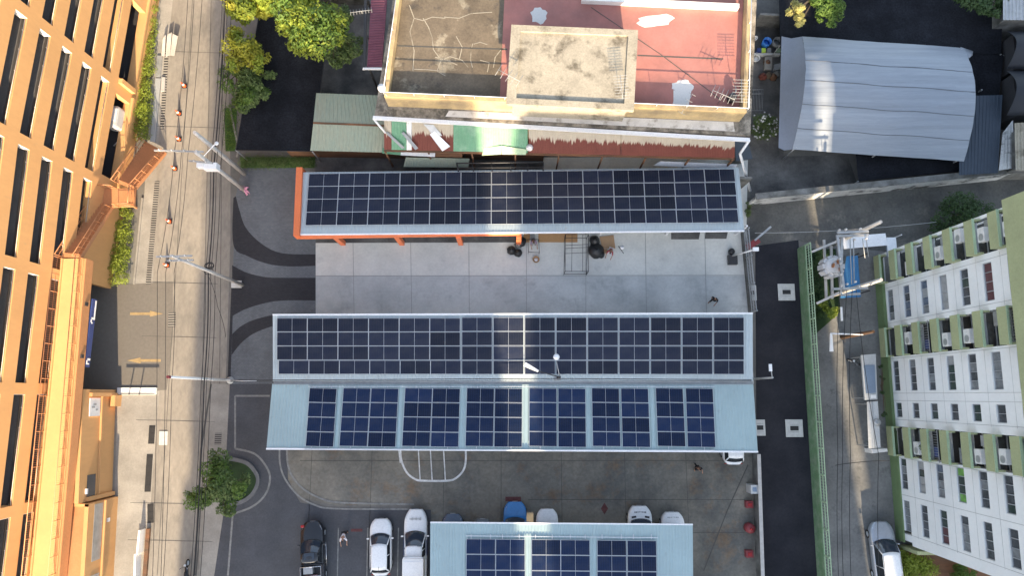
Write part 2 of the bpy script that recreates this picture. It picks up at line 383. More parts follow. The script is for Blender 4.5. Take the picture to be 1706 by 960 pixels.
mk = MB()
for x0, x1 in ((588, 590), (684, 686), (781, 782), (877, 877), (976, 976), (1075, 1077), (1174, 1177)):
    strip(mk, [P(x0, 388), P(x1, 530)], .04, 3)
strip(mk, [P(526, 460), P(1240, 459)], .045, 3.5)
for y in (536,): strip(mk, [P(600, y), P(1240, y)], .05, 3)
mk.build('slab_joint', MT['joint'])['kind'] = 'structure'
mk = MB()
for x in (520, 620, 740, 835, 935, 1040, 1142): strip(mk, [P(x, 750), P(x+(x-853)*.03, 960)], .04, 3)
for y in (768, 833, 888): strip(mk, [P(500 if y < 800 else 880, y), P(1240, y)], .045, 3.5)
strip(mk, [P(1246, 775), P(1212, 850), P(1172, 952)], .09, 4)
mk.build('slab_joint', MT['joint_dark'])['kind'] = 'structure'
mk = MB()   # road joints and worn tyre lines
for a, b in (((352, 0), (330, 950)), ((322, -20), (262, 960)), ((372, 0), (366, 640))):
    strip(mk, [P(*a), P(*b)], .045, 2.5)
for y in (85, 210, 470, 560, 700, 838, 900): strip(mk, [P(276-y*.07, y), P(372-y*.02, y+3)], .035, 2.6)
strip(mk, [P(352, 640), P(335, 750), P(325, 960)], .14, 3.4)
mk.build('road_joint', MT['joint_dark'])['kind'] = 'structure'
# painted markings and red ground marks
mk = MB()
isl = [(667, 748), (669, 768), (678, 788), (692, 799), (705, 801.5), (745, 801.5), (760, 797), (772, 784), (776, 768), (776, 748)]
strip(mk, smooth_line(isl), .16, 5)
for x in (697, 717, 739): strip(mk, [P(x, 748), P(x+3, 800)], .09, 5)
strip(mk, [P(664, 748), P(667, 772)], .08, 5)
mk.build('parking_marking', MT['paint_white'])['kind'] = 'structure'
mk = MB()
for pts in ([(466, 748), (467, 775), (476, 800), (497, 826), (525, 842), (560, 848), (690, 849)], [(478, 748), (480, 775), (489, 797), (508, 817), (535, 831), (570, 838), (690, 841)]):
    strip(mk, smooth_line(pts), .14, 5)
for pts in ([(392, 748), (425, 757), (445, 780), (450, 800), (442, 825), (420, 845), (385, 858)],):
    strip(mk, smooth_line(pts), .16, 5)
strip(mk, [P(392, 660), P(392, 748)], .15, 5); strip(mk, [P(388, 858), P(380, 960)], .15, 5)
strip(mk, [P(392, 660), P(450, 660)], .15, 5.4)
for x in (564, 613, 664): strip(mk, [P(x, 880), P(x-2, 975)], .09, 5)
mk.build('worn_marking', MT['paint_worn'])['kind'] = 'structure'
mk = MB()
for y, d in ((523, 1), (601, -1)):
    a, b = (217, 272) if d > 0 else (268, 212)
    strip(mk, [P(a, y), P(a+(b-a)*.62, y)], .22, 3)
    mk.sheet([P(a+(b-a)*.6, y-5), P(b, y), P(a+(b-a)*.6, y+5)], .026)
mk.build('lane_arrow', MT['paint_yellow'])['kind'] = 'structure'
mk = MB(); mk.sheet([P(1007, 838), P(1013, 848), P(1007, 858), P(1001, 848)], .02)
strip(mk, [P(585, 884), P(604, 884)], .22, 5); strip(mk, [P(842, 832), P(868, 832)], .35, 5)  # dull red strips on the ground, one beside the bending person
mk.build('red_ground_mark', MT['ground_red'])['kind'] = 'structure'
# kerbs: real steps
kb = MB()
def kerb(mb, pts, w=.15, h=.12):
    pts = [Vector((p.x, p.y, 0)) for p in pts]
    for a, b in zip(pts[:-1], pts[1:]):
        d = (b-a).normalized(); n = Vector((-d.y, d.x, 0))*w/2
        mb.hexa([a-n, b-n, b+n, a+n], [q+Vector((0, 0, h)) for q in (a-n, b-n, b+n, a+n)])
kerb(kb, [P(238, 330), P(224, 474)]); kerb(kb, [P(395, 262), P(398, 250), P(384, 180)])
kb.build('kerb', MT['sidewalk'])['kind'] = 'structure'
# traffic island with grass
ring = smooth_line([(352, 762), (385, 765), (412, 772), (428, 790), (430, 806), (420, 825), (400, 838), (368, 846)], 4)
kb = MB(); kerb(kb, ring, .3, .16); kb.build('island_kerb', MT['kerb_grey'])['kind'] = 'structure'
o = MB().prism([(q.x, q.y) for q in ring], 0, .1).build('island_grass', MT['grass_dark']); o['kind'] = 'structure'

# ================================================================ CANOPIES WITH SOLAR PANELS
def plane_for(y_a, z_a, y_b, z_b):
    k = (z_b-z_a)/(y_b-y_a)
    return Vector((0, y_a, z_a)), Vector((0, -k, 1)).normalized(), (lambda y: z_a+k*(y-y_a))
def on(pl, px, py, dz=0.):
    q = hit(px, py, pl[0]+Vector((0, 0, dz)), pl[1]); return q
ORD = ['', 'first', 'second', 'third', 'fourth', 'fifth', 'sixth', 'seventh', 'eighth', 'ninth', 'tenth', 'eleventh', 'twelfth', 'thirteenth', 'fourteenth', 'fifteenth', 'sixteenth']
def make_panel(W, D, cm, bars=1):
    fr = MB(); t = .035; fw = .020
    fr.box((0, D/2-fw/2, 0), (W, fw, t)); fr.box((0, -D/2+fw/2, 0), (W, fw, t))
    fr.box((W/2-fw/2, 0, 0), (fw, D-2*fw, t)); fr.box((-W/2+fw/2, 0, 0), (fw, D-2*fw, t))
    root = fr.build('solar_panel', MT['alu'])
    c = MB()
    for sg in (-1, 1):
        c.box((sg*(W/2-fw+.013)/2, 0, -.002), ((W/2-fw)-.013, D-2*fw, t-.012))
    cc = c.build('cell_face', MT[cm], root, local=True)
    bar = MB().box((0, 0, -.001), (.016, D-2*fw, t-.010)).build('centre_bar', MT['alu'], root, local=True)
    return root
class Array:
    def __init__(s, pl, tl, tr, bl, br, ncol, nrow, cm, where, group, gap=.025):
        s.c = [on(pl, *q) for q in (tl, tr, bl, br)]; s.n = pl[1]; s.nc = ncol; s.nr = nrow; s.where = where; s.group = group
        W = ((s.c[1]-s.c[0]).length+(s.c[3]-s.c[2]).length)/2/ncol; D = ((s.c[2]-s.c[0]).length+(s.c[3]-s.c[1]).length)/2/nrow
        s.W, s.D, s.gap, s.cm = W, D, gap, cm
    def place(s, proto, coloff=0, skip=(), rows=None):
        u = ((s.c[1]-s.c[0])+(s.c[3]-s.c[2])).normalized(); v = s.n.cross(u).normalized()
        rot = Matrix((u, v, s.n)).transposed().to_euler()
        for r in (rows or range(s.nr)):
            for c in range(s.nc):
                a, b = (c+.5)/s.nc, (r+.5)/s.nr
                q = (s.c[0].lerp(s.c[1], a)).lerp(s.c[2].lerp(s.c[3], a), b)+s.n*.06
                p = make_panel(s.W-s.gap, s.D-s.gap, s.cm) if proto is None else copy_tree(proto)
                if proto is None: proto = p
                p.location = q; p.rotation_euler = rot
                tag(p, f"dark solar panel, {ORD[r+1]} row down, {ORD[c+coloff+1]} column from left, {s.where}", 'solar panel', s.group)
        return proto

def canopy(root, pl, nw, ne, sw, se, m, posts_y, post_z=0., fascia=True, npost=7, pitch=.25):
    A = [on(pl, *q, -.08) for q in (nw, ne, sw, se)]
    MB().ribs(*A, pitch=pitch, h=.035).build('roof_sheet', MT[m], root)
    u = MB(); d = Vector((0, 0, .05)); u.hexa([A[2]-d*1.4, A[3]-d*1.4, A[1]-d*1.4, A[0]-d*1.4], [A[2]-d*.4, A[3]-d*.4, A[1]-d*.4, A[0]-d*.4])
    u.build('roof_lining', MT['galv'], root)
    return A
def rail(mb, a, b, w=.05, h=.04):
    a = Vector(a); b = Vector(b); d = (b-a).normalized(); n = Vector((-d.y, d.x, 0))*w/2; z = Vector((0, 0, h))
    mb.hexa([a-n, b-n, b+n, a+n], [a-n+z, b-n+z, b+n+z, a+n+z])

# --- row 1: showroom-like building with orange parapet
y0 = P(870, 285, 3.0).y; y1 = P(870, 380, 3.7).y
PL1 = plane_for(y1, 3.75, y0, 3.05)
r1 = thing('orange_trimmed_building', 'long low building with orange trim under the northern roof of solar panels', 'building', P(870, 335, 0))
A = canopy(r1, PL1, (505, 287), (1231, 279), (497, 390), (1240, 384), 'roof_blue', None)
b = MB(); n1, n2, s1, s2 = A
# orange west parapet and south fascia beam
w = [on(PL1, 495, 280), on(PL1, 505, 280), on(PL1, 490, 394), on(PL1, 500, 394)]
b.hexa([Vector((q.x, q.y, q.z-.9)) for q in (w[2], w[3], w[1], w[0])], [Vector((q.x, q.y, q.z+.25)) for q in (w[2], w[3], w[1], w[0])])
b.build('parapet', MT['orange_trim'], r1)
fs = MB(); a = on(PL1, 491, 395); c = on(PL1, 866, 389)
fs.hexa([Vector((a.x, a.y-.02, 3.1)), Vector((c.x, c.y-.02, 3.1)), Vector((c.x, c.y+.18, 3.1)), Vector((a.x, a.y+.18, 3.1))],
        [Vector((a.x, a.y-.02, 3.66)), Vector((c.x, c.y-.02, 3.66)), Vector((c.x, c.y+.18, 3.66)), Vector((a.x, a.y+.18, 3.66))])
fs.build('fascia', MT['orange_trim'], r1)
fg = MB(); rail(fg, s1+Vector((0, -.05, -.06)), s2+Vector((0, -.05, -.06)), .12, .12); fg.build('gutter', MT['white_metal'], r1)
for x in (572, 670, 768, 864):
    q = P(x, 404, 0)
    MB().box((q.x, s1.y+.02, 1.55), (.40, .36, 3.1)).build('column', MT['orange_trim'], r1)
for x in (1000, 1110, 1225):
    q = P(x, 404, 0); MB().box((q.x, s2.y+.5, 1.6), (.14, .14, 3.2)).build('post', MT['white_metal'], r1)
bw = P(520, 300, 0); be = P(866, 300, 0)
MB().box(((bw.x+be.x)/2, s1.y+1.2, 1.45), (be.x-bw.x, .15, 2.9)).build('front_wall', MT['cover_concrete'], r1)
for i, x in enumerate((530, 620, 720, 815)):
    q = P(x, 404, 0); MB().box((q.x, s1.y+1.08, 1.2), (2.6, .06, 2.1)).build('window', MT['glass'], r1)
MB().box((bw.x+.1, (s1.y+n1.y)/2+.5, 1.45), (.2, n1.y-s1.y-1.6, 2.9)).build('end_wall', MT['orange_trim'], r1)
MB().box(((bw.x+P(1235, 300, 0).x)/2, n1.y-.4, 1.4), (P(1235, 300, 0).x-bw.x, .2, 2.8)).build('back_wall', MT['wall_cement'], r1)
ar = Array(PL1, (515, 290), (1223, 281.5), (509, 376), (1230.5, 372), 14, 4, 'cell_mono', 'orange trimmed north roof', 'solar panels on the north roof')
PAN1 = ar.place(None)

# --- row 2 and row 3: two carport roofs falling to one valley
yv = P(860, 636, 3.3).y; y2 = P(860, 527, 4.1).y; y3 = P(860, 750, 3.8).y
PL2 = plane_for(yv, 3.35, y2, 3.95); PL3 = plane_for(yv, 3.25, y3, 3.75)
r2 = thing('middle_carport', 'long pale blue steel carport roof fully covered with dark panels south of the yard', 'carport', P(855, 580, 0))
A2 = canopy(r2, PL2, (454.5, 525.5), (1254, 523), (454.5, 636), (1254.5, 635.5), 'roof_blue', None)
g2 = MB(); rail(g2, A2[0]+Vector((0, .03, -.05)), A2[1]+Vector((0, .03, -.05)), .12, .14); g2.build('edge_trim', MT['white_metal'], r2)
g2 = MB(); yg = A2[2].y-.10
g2.box(((A2[2].x+A2[3].x)/2, yg, 3.06), (A2[3].x-A2[2].x, .26, .05)); g2.box(((A2[2].x+A2[3].x)/2, yg+.10, 3.15), (A2[3].x-A2[2].x, .04, .16)); g2.box(((A2[2].x+A2[3].x)/2, yg-.12, 3.15), (A2[3].x-A2[2].x, .04, .16))
g2.build('valley_gutter', MT['galv'], r2)
for i in range(8):
    x = A2[0].x+.6+(A2[1].x-A2[0].x-1.2)*i/7
    MB().box((x, A2[0].y-.6, 1.85), (.15, .15, 3.7)).build('post', MT['white_metal'], r2)
    MB().box((x, yg+.32, 1.5), (.15, .15, 3.0)).build('post', MT['white_metal'], r2)
ar2 = Array(PL2, (461.5, 530), (767, 530), (461.5, 600), (767, 600), 6, 3, 'cell_mono', 'middle roof', 'solar panels on the middle roof')
PAN2 = ar2.place(None)
arb = Array(PL2, (464.5, 600.5), (768, 600.5), (464.5, 624), (768, 624), 6, 1, 'cell_mono', 'bottom left strip of middle roof', 'solar panels on the middle roof')
arb.place(PAN2)
arc = Array(PL2, (768.5, 528.5), (1240, 528.5), (768.5, 624.5), (1240, 624.5), 9, 4, 'cell_mono', 'right block of middle roof', 'solar panels on the middle roof')
arc.place(PAN2)

r3 = thing('lower_carport', 'long carport roof with seven spaced panel blocks south of the valley gutter', 'carport', P(855, 695, 0))
A3 = canopy(r3, PL3, (453.5, 640), (1255, 640), (444, 747.5), (1262.5, 752.5), 'roof_cyan', None)
g3 = MB(); rail(g3, A3[2]+Vector((0, -.03, -.06)), A3[3]+Vector((0, -.03, -.06)), .13, .15); g3.build('gutter', MT['white_metal'], r3)
rl = MB()
blocks = [(516, 561.5, 1), (572, 665, 2), (675, 767, 2), (777.5, 870.5, 2), (880.5, 976.5, 2), (984, 1081, 2), (1089.5, 1189.5, 2)]
bbots = [(509, 556.5), (565, 659.5), (669, 764.5), (774.5, 870.5), (880.5, 977.5), (986, 1085), (1094, 1193.5)]
for yy in (644.5, 749.3):
    rail(rl, on(PL3, 514 if yy < 700 else 507, yy, .02), on(PL3, 1190, yy+ (0 if yy < 700 else 1.5), .02), .05, .05)
for (a, b_, n), (c, d_) in zip(blocks, bbots):
    for t in (.2, .8):
        xa = a+(b_-a)*t; xc = c+(d_-c)*t
        rail(rl, on(PL3, xa, 643.5, -.01), on(PL3, xc, 750, -.01), .05, .04)
rl.build('mounting_rail', MT['alu'], r3)
for i in range(8):
    x = A3[0].x+.7+(A3[1].x-A3[0].x-1.4)*i/7
    MB().box((x, A3[2].y+1.2, 1.75), (.15, .15, 3.45)).build('post', MT['white_metal'], r3)
k = 0; PAN3 = None
for (a, b_, n), (c, d_) in zip(blocks, bbots):
    q = Array(PL3, (a, 647), (b_, 647.5), (c, 744), (d_, 746+ (c-509)*.0015), n, 4, 'cell_poly', 'lower carport', 'solar panels on the lower carport')
    PAN3 = q.place(PAN3, k); k += n

# --- row 4: the near carport, runs out of the picture
PL4 = plane_for(P(900, 870, 3.5).y, 3.5, P(900, 1040, 3.7).y, 3.7)
r4 = thing('near_carport', 'pale blue carport roof over the parked cars at the bottom edge', 'carport', P(935, 960, 0))
A4 = canopy(r4, PL4, (717, 871.5), (1154, 875), (716, 1075), (1156, 1075), 'roof_cyan', None, pitch=.24)
g4 = MB(); rail(g4, A4[0]+Vector((0, .02, -.05)), A4[1]+Vector((0, .02, -.05)), .1, .12); g4.build('edge_trim', MT['white_metal'], r4)
g4 = MB(); rail(g4, on(PL4, 776, 893.5, .0), on(PL4, 1096, 896.5, .0), .05, .04)
for x in (785, 817, 837, 865, 892, 920, 950, 975, 1003, 1035, 1055, 1085): rail(g4, on(PL4, x, 891, -.02), on(PL4, x, 899, -.02), .05, .06)
g4.build('mounting_rail', MT['alu'], r4)
for i in range(5):
    x = A4[0].x+.8+(A4[1].x-A4[0].x-1.6)*i/4
    MB().box((x, A4[0].y-4.6, 1.68), (.18, .18, 3.35)).build('post', MT['white_metal'], r4)
k = 0; PAN4 = None
for a, b_ in ((776.5, 874.5), (885.5, 982.5), (994, 1094)):
    t = (a-776)*.01
    q = Array(PL4, (a, 898+t), (b_, 899+t), (a, 1003+t), (b_+1, 1004+t), 2, 4, 'cell_poly', 'near carport', 'solar panels on the near carport')
    PAN4 = q.place(PAN4, k); k += 2
# ================================================================ ORANGE CAR PARK BUILDING (west)
FA = R(4.8)
F0 = P(237, 171, 0)
FD = Vector((math.sin(FA), math.cos(FA), 0)); FN = Vector((math.cos(FA), -math.sin(FA), 0))
def fq(s, z, out=0.): return F0+FD*s+FN*out+Vector((0, 0, z))
def fhit(px, py, out=0.):
    q = hit(px, py, F0+FN*out, FN)-F0; return q.dot(FD), q.z
cpk = thing('parking_garage', 'tall orange parking garage with rows of long dark slot openings left of the road', 'building', F0)
PITCH = 8.32; LEN = 7.55
def fr(s): return .05 if s > -8.3 else .05+.098*(s+8.3)
C0 = 5.62; DZ = 2.48; HH = .60
S0, S1 = 16.6, -46.0
def slab_box(mb, s0, s1, za, zb, zc, zd, o0=0., o1=-.55):
    """za,zb bottom/top at s0; zc,zd at s1"""
    b = [fq(s0, za, o0), fq(s1, zc, o0), fq(s1, zc, o1), fq(s0, za, o1)]
    t = [fq(s0, zb, o0), fq(s1, zd, o0), fq(s1, zd, o1), fq(s0, zb, o1)]
    mb.hexa(b, t)
wall = MB()
brk = [S0, 8.32, 0, -8.32, -16.55, -25.0, -33.6, -42.0, S1]
LEV = list(range(0, 8))
def low(k, s): return C0+DZ*k+fr(s)-HH
def high(k, s): return C0+DZ*k+fr(s)+HH
opens = []
for i in range(len(brk)-1):
    a, b = brk[i], brk[i+1]
    # lower wall, spandrels and top
    zbase = 0.0
    if i <= 2 and i >= 1: pass
    for k in LEV:
        z0a = high(k-1, a) if k > 0 else None; z0b = high(k-1, b) if k > 0 else None
        if k == 0: continue
        slab_box(wall, a, b, z0a, low(k, a), z0b, low(k, b), 0., -.14)
    zt = 26.5
    slab_box(wall, a, b, high(LEV[-1], a), zt, high(LEV[-1], b), zt)
    # ground floor wall with one tall opening in the two northern bays
    e = b+LEN if i > 0 else None
    if i in (1, 2):
        o0 = a-.85; o1 = b+.55
        slab_box(wall, a, o0, 1.8, low(0, a), 1.8, low(0, o0)); slab_box(wall, o1, b, 1.8, low(0, o1), 1.8, low(0, b))
        slab_box(wall, o0, o1, 4.0, low(0, o0), 4.0, low(0, o1))
        slab_box(wall, a, b, 0, 1.8, 0, 1.8)
    elif i == 4:
        slab_box(wall, a, b, 3.4, low(0, a), 3.4, low(0, b))
    else:
        slab_box(wall, a, b, 0, low(0, a), 0, low(0, b))
    for k in LEV:
        e = b+(a-b)*(1-LEN/PITCH)*.5; f = a-(a-b)*(1-LEN/PITCH)*.5
        d = .0
        if i == 0: slab_box(wall, a, b, low(k, a), high(k, a), low(k, b), high(k, b)); continue
        slab_box(wall, a, f, low(k, a), high(k, a), low(k, f), high(k, f))
        slab_box(wall, e, b, low(k, e), high(k, e), low(k, b), high(k, b))
        opens.append((f, e, k))
wall.build('wall', MT['orange_wall'], cpk)
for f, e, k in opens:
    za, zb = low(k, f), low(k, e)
    r_ = MB(); r_.tube([fq(f, za+.10, -.09), fq(e, zb+.10, -.09)], .03, 5)
    for t in (.12, .3, .5, .7, .88): r_.tube([fq(f+(e-f)*t, za+(zb-za)*t, -.09), fq(f+(e-f)*t, za+(zb-za)*t+.16, -.1)], .025, 5)
    r_.build('guard_cable', MT['guard'], cpk)
    c_ = MB(); slab_box(c_, f-.012, f-.03, za+.02, za+2*HH-.02, za+.02, za+2*HH-.02, -.01, -.53); c_.build('sunlit_reveal', MT['white_paint'], cpk)  # north jambs only: sun on the reveal put in as white
dk = MB()
for k in LEV:
    for a, b in zip(brk[:-1], brk[1:]):
        dk.hexa([fq(a, low(k, a)-.45, -.56), fq(b, low(k, b)-.45, -.56), fq(b, low(k, b)-.45, -18), fq(a, low(k, a)-.45, -18)],
                [fq(a, low(k, a)-.2, -.56), fq(b, low(k, b)-.2, -.56), fq(b, low(k, b)-.2, -18), fq(a, low(k, a)-.2, -18)])
dk.build('parking_deck', MT['deck_grey'], cpk)
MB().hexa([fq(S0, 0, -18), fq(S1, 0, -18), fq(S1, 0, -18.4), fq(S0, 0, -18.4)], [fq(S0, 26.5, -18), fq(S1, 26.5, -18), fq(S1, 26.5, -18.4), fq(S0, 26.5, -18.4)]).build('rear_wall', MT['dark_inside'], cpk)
MB().hexa([fq(S0, 26.52, 0), fq(S1, 26.52, 0), fq(S1, 26.52, -18.4), fq(S0, 26.52, -18.4)], [fq(S0, 26.8, 0), fq(S1, 26.8, 0), fq(S1, 26.8, -18.4), fq(S0, 26.8, -18.4)]).build('roof_deck', MT['deck_grey'], cpk)
for s in (S0, S1):
    MB().hexa([fq(s-.15, 0, -.56), fq(s+.15, 0, -.56), fq(s+.15, 0, -18), fq(s-.15, 0, -18)], [fq(s-.15, 26.4, -.56), fq(s+.15, 26.4, -.56), fq(s+.15, 26.4, -18), fq(s-.15, 26.4, -18)]).build('end_wall', MT['orange_wall'], cpk)
col = MB()
for s in brk[1:-1]:
    for o in (-6.5, -12.5): col.box((fq(s, 13, o)), (.5, .5, 26), -FA)
col.build('column', MT['deck_grey'], cpk)
# projecting ledge over the ground floor wall, north part, and floor behind the tall opening
lg = MB(); slab_box(lg, 9.3, .3, 1.62, 1.82, 1.62, 1.82, .22, 0.01); slab_box(lg, -.3, -8.2, 1.55, 1.78, 1.55, 1.78, .22, 0.01)
lg.build('ledge', MT['orange_wall'], cpk)
br_ = MB(); slab_box(br_, .45, .05, 1.83, 3.95, 1.83, 3.95, .35, .01); br_.build('bracket', MT['orange_wall'], cpk)
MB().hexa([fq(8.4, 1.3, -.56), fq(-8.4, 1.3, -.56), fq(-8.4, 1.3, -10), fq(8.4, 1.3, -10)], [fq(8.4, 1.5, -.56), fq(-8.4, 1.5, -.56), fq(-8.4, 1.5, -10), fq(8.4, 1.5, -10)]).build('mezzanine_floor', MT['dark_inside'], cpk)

# ---- external stair and gallery
st = thing('fire_stair', 'orange steel fire stair climbing from the pavement to the gallery on the garage', 'stairs', P(270, 252, 0))
def flight(A0, A1, B0, B1, name_prefix, nst):
    """A0-A1 lower edge, B0-B1 upper edge (left,right)"""
    tr = MB()
    for i in range(nst):
        t0, t1 = i/nst, (i+1)/nst
        zt = A0.z+(B0.z-A0.z)*t1
        q = [A0.lerp(B0, t0), A1.lerp(B1, t0), A1.lerp(B1, t1), A0.lerp(B0, t1)]
        tr.hexa([Vector((p.x, p.y, zt-.06)) for p in q], [Vector((p.x, p.y, zt)) for p in q])
        tr.add([Vector((q[0].x, q[0].y, zt-.2)), Vector((q[1].x, q[1].y, zt-.2)), Vector((q[1].x, q[1].y, zt-.05)), Vector((q[0].x, q[0].y, zt-.05))], [(0, 1, 2, 3)])
    tr.build('tread', MT['orange_steel'], st)
    for a, b in ((A0, B0), (A1, B1)):
        sr = MB(); n = Vector((-(b-a).y, (b-a).x, 0)).normalized()*.03
        lo_, hi_ = Vector((0, 0, -.25)), Vector((0, 0, .12))
        sr.hexa([a-n+lo_, b-n+lo_, b+n+lo_, a+n+lo_], [a-n+hi_, b-n+hi_, b+n+hi_, a+n+hi_]); sr.build('stringer', MT['orange_steel'], st)
        railing(a, b, st)
def railing(a, b, par, h=1.05, post=1.0, bars=True, m='orange_steel'):
    r_ = MB(); up = Vector((0, 0, h)); L_ = (b-a).length
    r_.tube([a+up, b+up], .035, 5); r_.tube([a+up*.55, b+up*.55], .02, 5); r_.tube([a+up*.12, b+up*.12], .025, 5)
    n = max(1, int(L_/post))
    for i in range(n+1): q = a.lerp(b, i/n); r_.tube([q, q+up], .03, 5)
    if bars:
        n = int(L_/.16)
        for i in range(1, n): q = a.lerp(b, i/n); r_.tube([q+up*.12, q+up*.98], .009, 4, cap=False)
    r_.build('railing', MT[m], par)
zl, zg = 3.3, 6.9
A0, A1 = P(243, 236, .15), P(276, 254, .15)
B0, B1 = P(196, 305, zl), P(224, 316, zl)
flight(A0, A1, B0, B1, 'f', 15)
ld_ = [P(168, 314, zl), P(226, 314, zl), P(224, 344, zl), P(166, 346, zl)]
MB().prism([(q.x, q.y) for q in ld_], zl-.15, zl).build('landing', MT['orange_steel'], st)
railing(ld_[0], ld_[1].lerp(ld_[0], .55), st); railing(ld_[1], ld_[2], st); railing(ld_[2], ld_[3].lerp(ld_[2], .55), st)
C0_, C1_ = P(161, 338, zl), P(186, 346, zl)
D0_, D1_ = P(105, 428, zg), P(134, 430, zg)
flight(C0_, C1_, D0_, D1_, 'f', 16)
for q in ((ld_[0]+ld_[2])/2,):
    MB().box((q.x-.15, q.y, (zl-.16)/2), (.14, .14, zl-.16)).build('post', MT['orange_steel'], st)
# gallery
ga = thing('gallery_walkway', 'long railed orange walkway running along the garage above the forecourt', 'walkway', P(120, 700, 0))
zb = zg
zs_ = 4.9; g0, g1, g2, g3 = P(103, 431, zb), P(141, 431, zb), P(94, 985, zs_), P(48, 985, zs_)
MB().hexa([q-Vector((0, 0, .25)) for q in (g3, g2, g1, g0)], [g3, g2, g1, g0]).build('walkway_floor', MT['orange_wall'], ga)
railing(g1+Vector((-.05, 0, 0)), g2+Vector((-.05, 0, 0)), ga, 1.1, 1.25); railing(g0+Vector((.05, 0, 0)), g3+Vector((.05, 0, 0)), ga, 1.1, 1.25)
cu = MB(); rail(cu, g1+Vector((-.08, 0, .002)), g2+Vector((-.08, 0, .002)), .14, .16); rail(cu, g0+Vector((.08, 0, .002)), g3+Vector((.08, 0, .002)), .14, .16); cu.build('kerb', MT['orange_wall'], ga)
fa = MB(); n = Vector((.12, 0, 0)); lo_ = Vector((0, 0, -.95)); e0 = g1
fa.hexa([e0+lo_, e0+n+lo_, g2+n+lo_, g2+lo_], [e0, e0+n, g2+n, g2]); fa.build('fascia', MT['orange_dark'], ga)
for y in (560, 645):
    pass
for yy in (507, 594):
    sp = MB()
    zz = zb-(yy-431)/554*2.0-.45; q = P(147-(yy-431)*.085, yy, zz); sp.box((q.x+.1, q.y, zz), (.25, .28, .3))
    sp.build('floodlight', MT['dark_steel'], ga)
# wall behind the forecourt + dark void
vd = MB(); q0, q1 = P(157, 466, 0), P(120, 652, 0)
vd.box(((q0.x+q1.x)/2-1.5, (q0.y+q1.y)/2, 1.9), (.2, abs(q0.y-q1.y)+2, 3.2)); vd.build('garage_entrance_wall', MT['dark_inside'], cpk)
# entrance sign hung on the fascia
sg = thing('fascia_sign', 'long narrow blue and white sign board under the walkway at the garage entrance', 'sign', P(152, 560, 3.2))
s0, s1, s2 = P(152, 498, 5.55), P(147, 535, 5.3), P(139, 612, 5.1)
sb = MB(); sb.hexa([s0+Vector((.02, 0, -.55)), s0+Vector((.14, 0, -.55)), s2+Vector((.14, 0, -.55)), s2+Vector((.02, 0, -.55))], [s0+Vector((.02, 0, 0)), s0+Vector((.14, 0, 0)), s2+Vector((.14, 0, 0)), s2+Vector((.02, 0, 0))]); sb.build('board', MT['sign_blue'], sg)
sw_ = MB()
def spatch(mb, t0, t1, za, zb_):
    a = s0.lerp(s2, t0); b = s0.lerp(s2, t1); o1, o2 = .142, .165
    mb.hexa([a+Vector((o1, 0, za)), a+Vector((o2, 0, za)), b+Vector((o2, 0, za)), b+Vector((o1, 0, za))], [a+Vector((o1, 0, zb_)), a+Vector((o2, 0, zb_)), b+Vector((o2, 0, zb_)), b+Vector((o1, 0, zb_))])
spatch(sw_, .02, .27, -.5, -.36); spatch(sw_, .27, .30, -.5, -.1); spatch(sw_, .30, .34, -.12, -.03); spatch(sw_, .34, .36, -.25, -.12)
spatch(sw_, .87, .90, -.5, -.15); spatch(sw_, .90, .96, -.16, -.05); spatch(sw_, .94, .96, -.4, -.18)
sw_.build('lettering', MT['white_paint'], sg)

# ---- annex south of the forecourt
ax = thing('garage_annex', 'low orange annex with grey doors below the walkway, lower left', 'building', P(160, 800, 0))
def wallseg(mb, a, b, z, th=.3):
    d = (b-a).normalized(); n = Vector((d.y, -d.x, 0))
    if n.x < 0: n = -n
    i = n*-th; Z = Vector((0, 0, z))
    mb.hexa([a+i, b+i, b, a], [a+i+Z, b+i+Z, b+Z, a+Z])
w0, w1, w2, w3, w4 = P(193, 655, 0), P(187, 826, 0), P(197, 828, 0), P(188, 985, 0), P(110, 654, 0)
wl = MB(); wallseg(wl, w0, w1, 4.6); wallseg(wl, w2, w3, 4.1); wl.build('wall', MT['orange_wall'], ax)
wl = MB(); wl.hexa([w4, w0, w0+Vector((0, .25, 0)), w4+Vector((0, .25, 0))], [q+Vector((0, 0, 4.6)) for q in (w4, w0, w0+Vector((0, .25, 0)), w4+Vector((0, .25, 0)))]); wl.build('return_wall', MT['orange_wall'], ax); wl = MB()
wl.hexa([w1+Vector((-4, -.2, 0)), w2+Vector((0, -.2, 0)), w2, w1+Vector((-4, 0, 0))], [q+Vector((0, 0, 4.1)) for q in (w1+Vector((-4, -.2, 0)), w2+Vector((0, -.2, 0)), w2, w1+Vector((-4, 0, 0)))])
wl.build('return_wall', MT['orange_wall'], ax)
rf = MB(); Z = Vector((0, 0, 3.9)); rf.prism([(q.x, q.y) for q in (w0+Vector((-.31, 0, 0)), w1+Vector((-.31, .01, 0)), w1+Vector((-7, .01, 0)), w0+Vector((-7, 0, 0)))], 4.2, 4.4)
rf.prism([(q.x, q.y) for q in (w2+Vector((-.31, -.21, 0)), w3+Vector((-.31, 0, 0)), w3+Vector((-7, 0, 0)), w2+Vector((-7, -.21, 0)))], 3.7, 3.9)
rf.build('roof', MT['orange_dark'], ax)
pl_ = MB()
for t in (.0, 1.):
    a = w0.lerp(w1, t); pl_.box((a.x+.12, a.y-.15 if t == 0 else a.y+.2, 1.9), (.25, .3, 3.7))
rail(pl_, w0+Vector((.1, 0, 2.1)), w1+Vector((.1, 0, 2.1)), .16, .14); rail(pl_, w2+Vector((.1, 0, 1.9)), w3+Vector((.1, 0, 1.9)), .16, .14)
pl_.build('pilaster', MT['orange_wall'], ax)
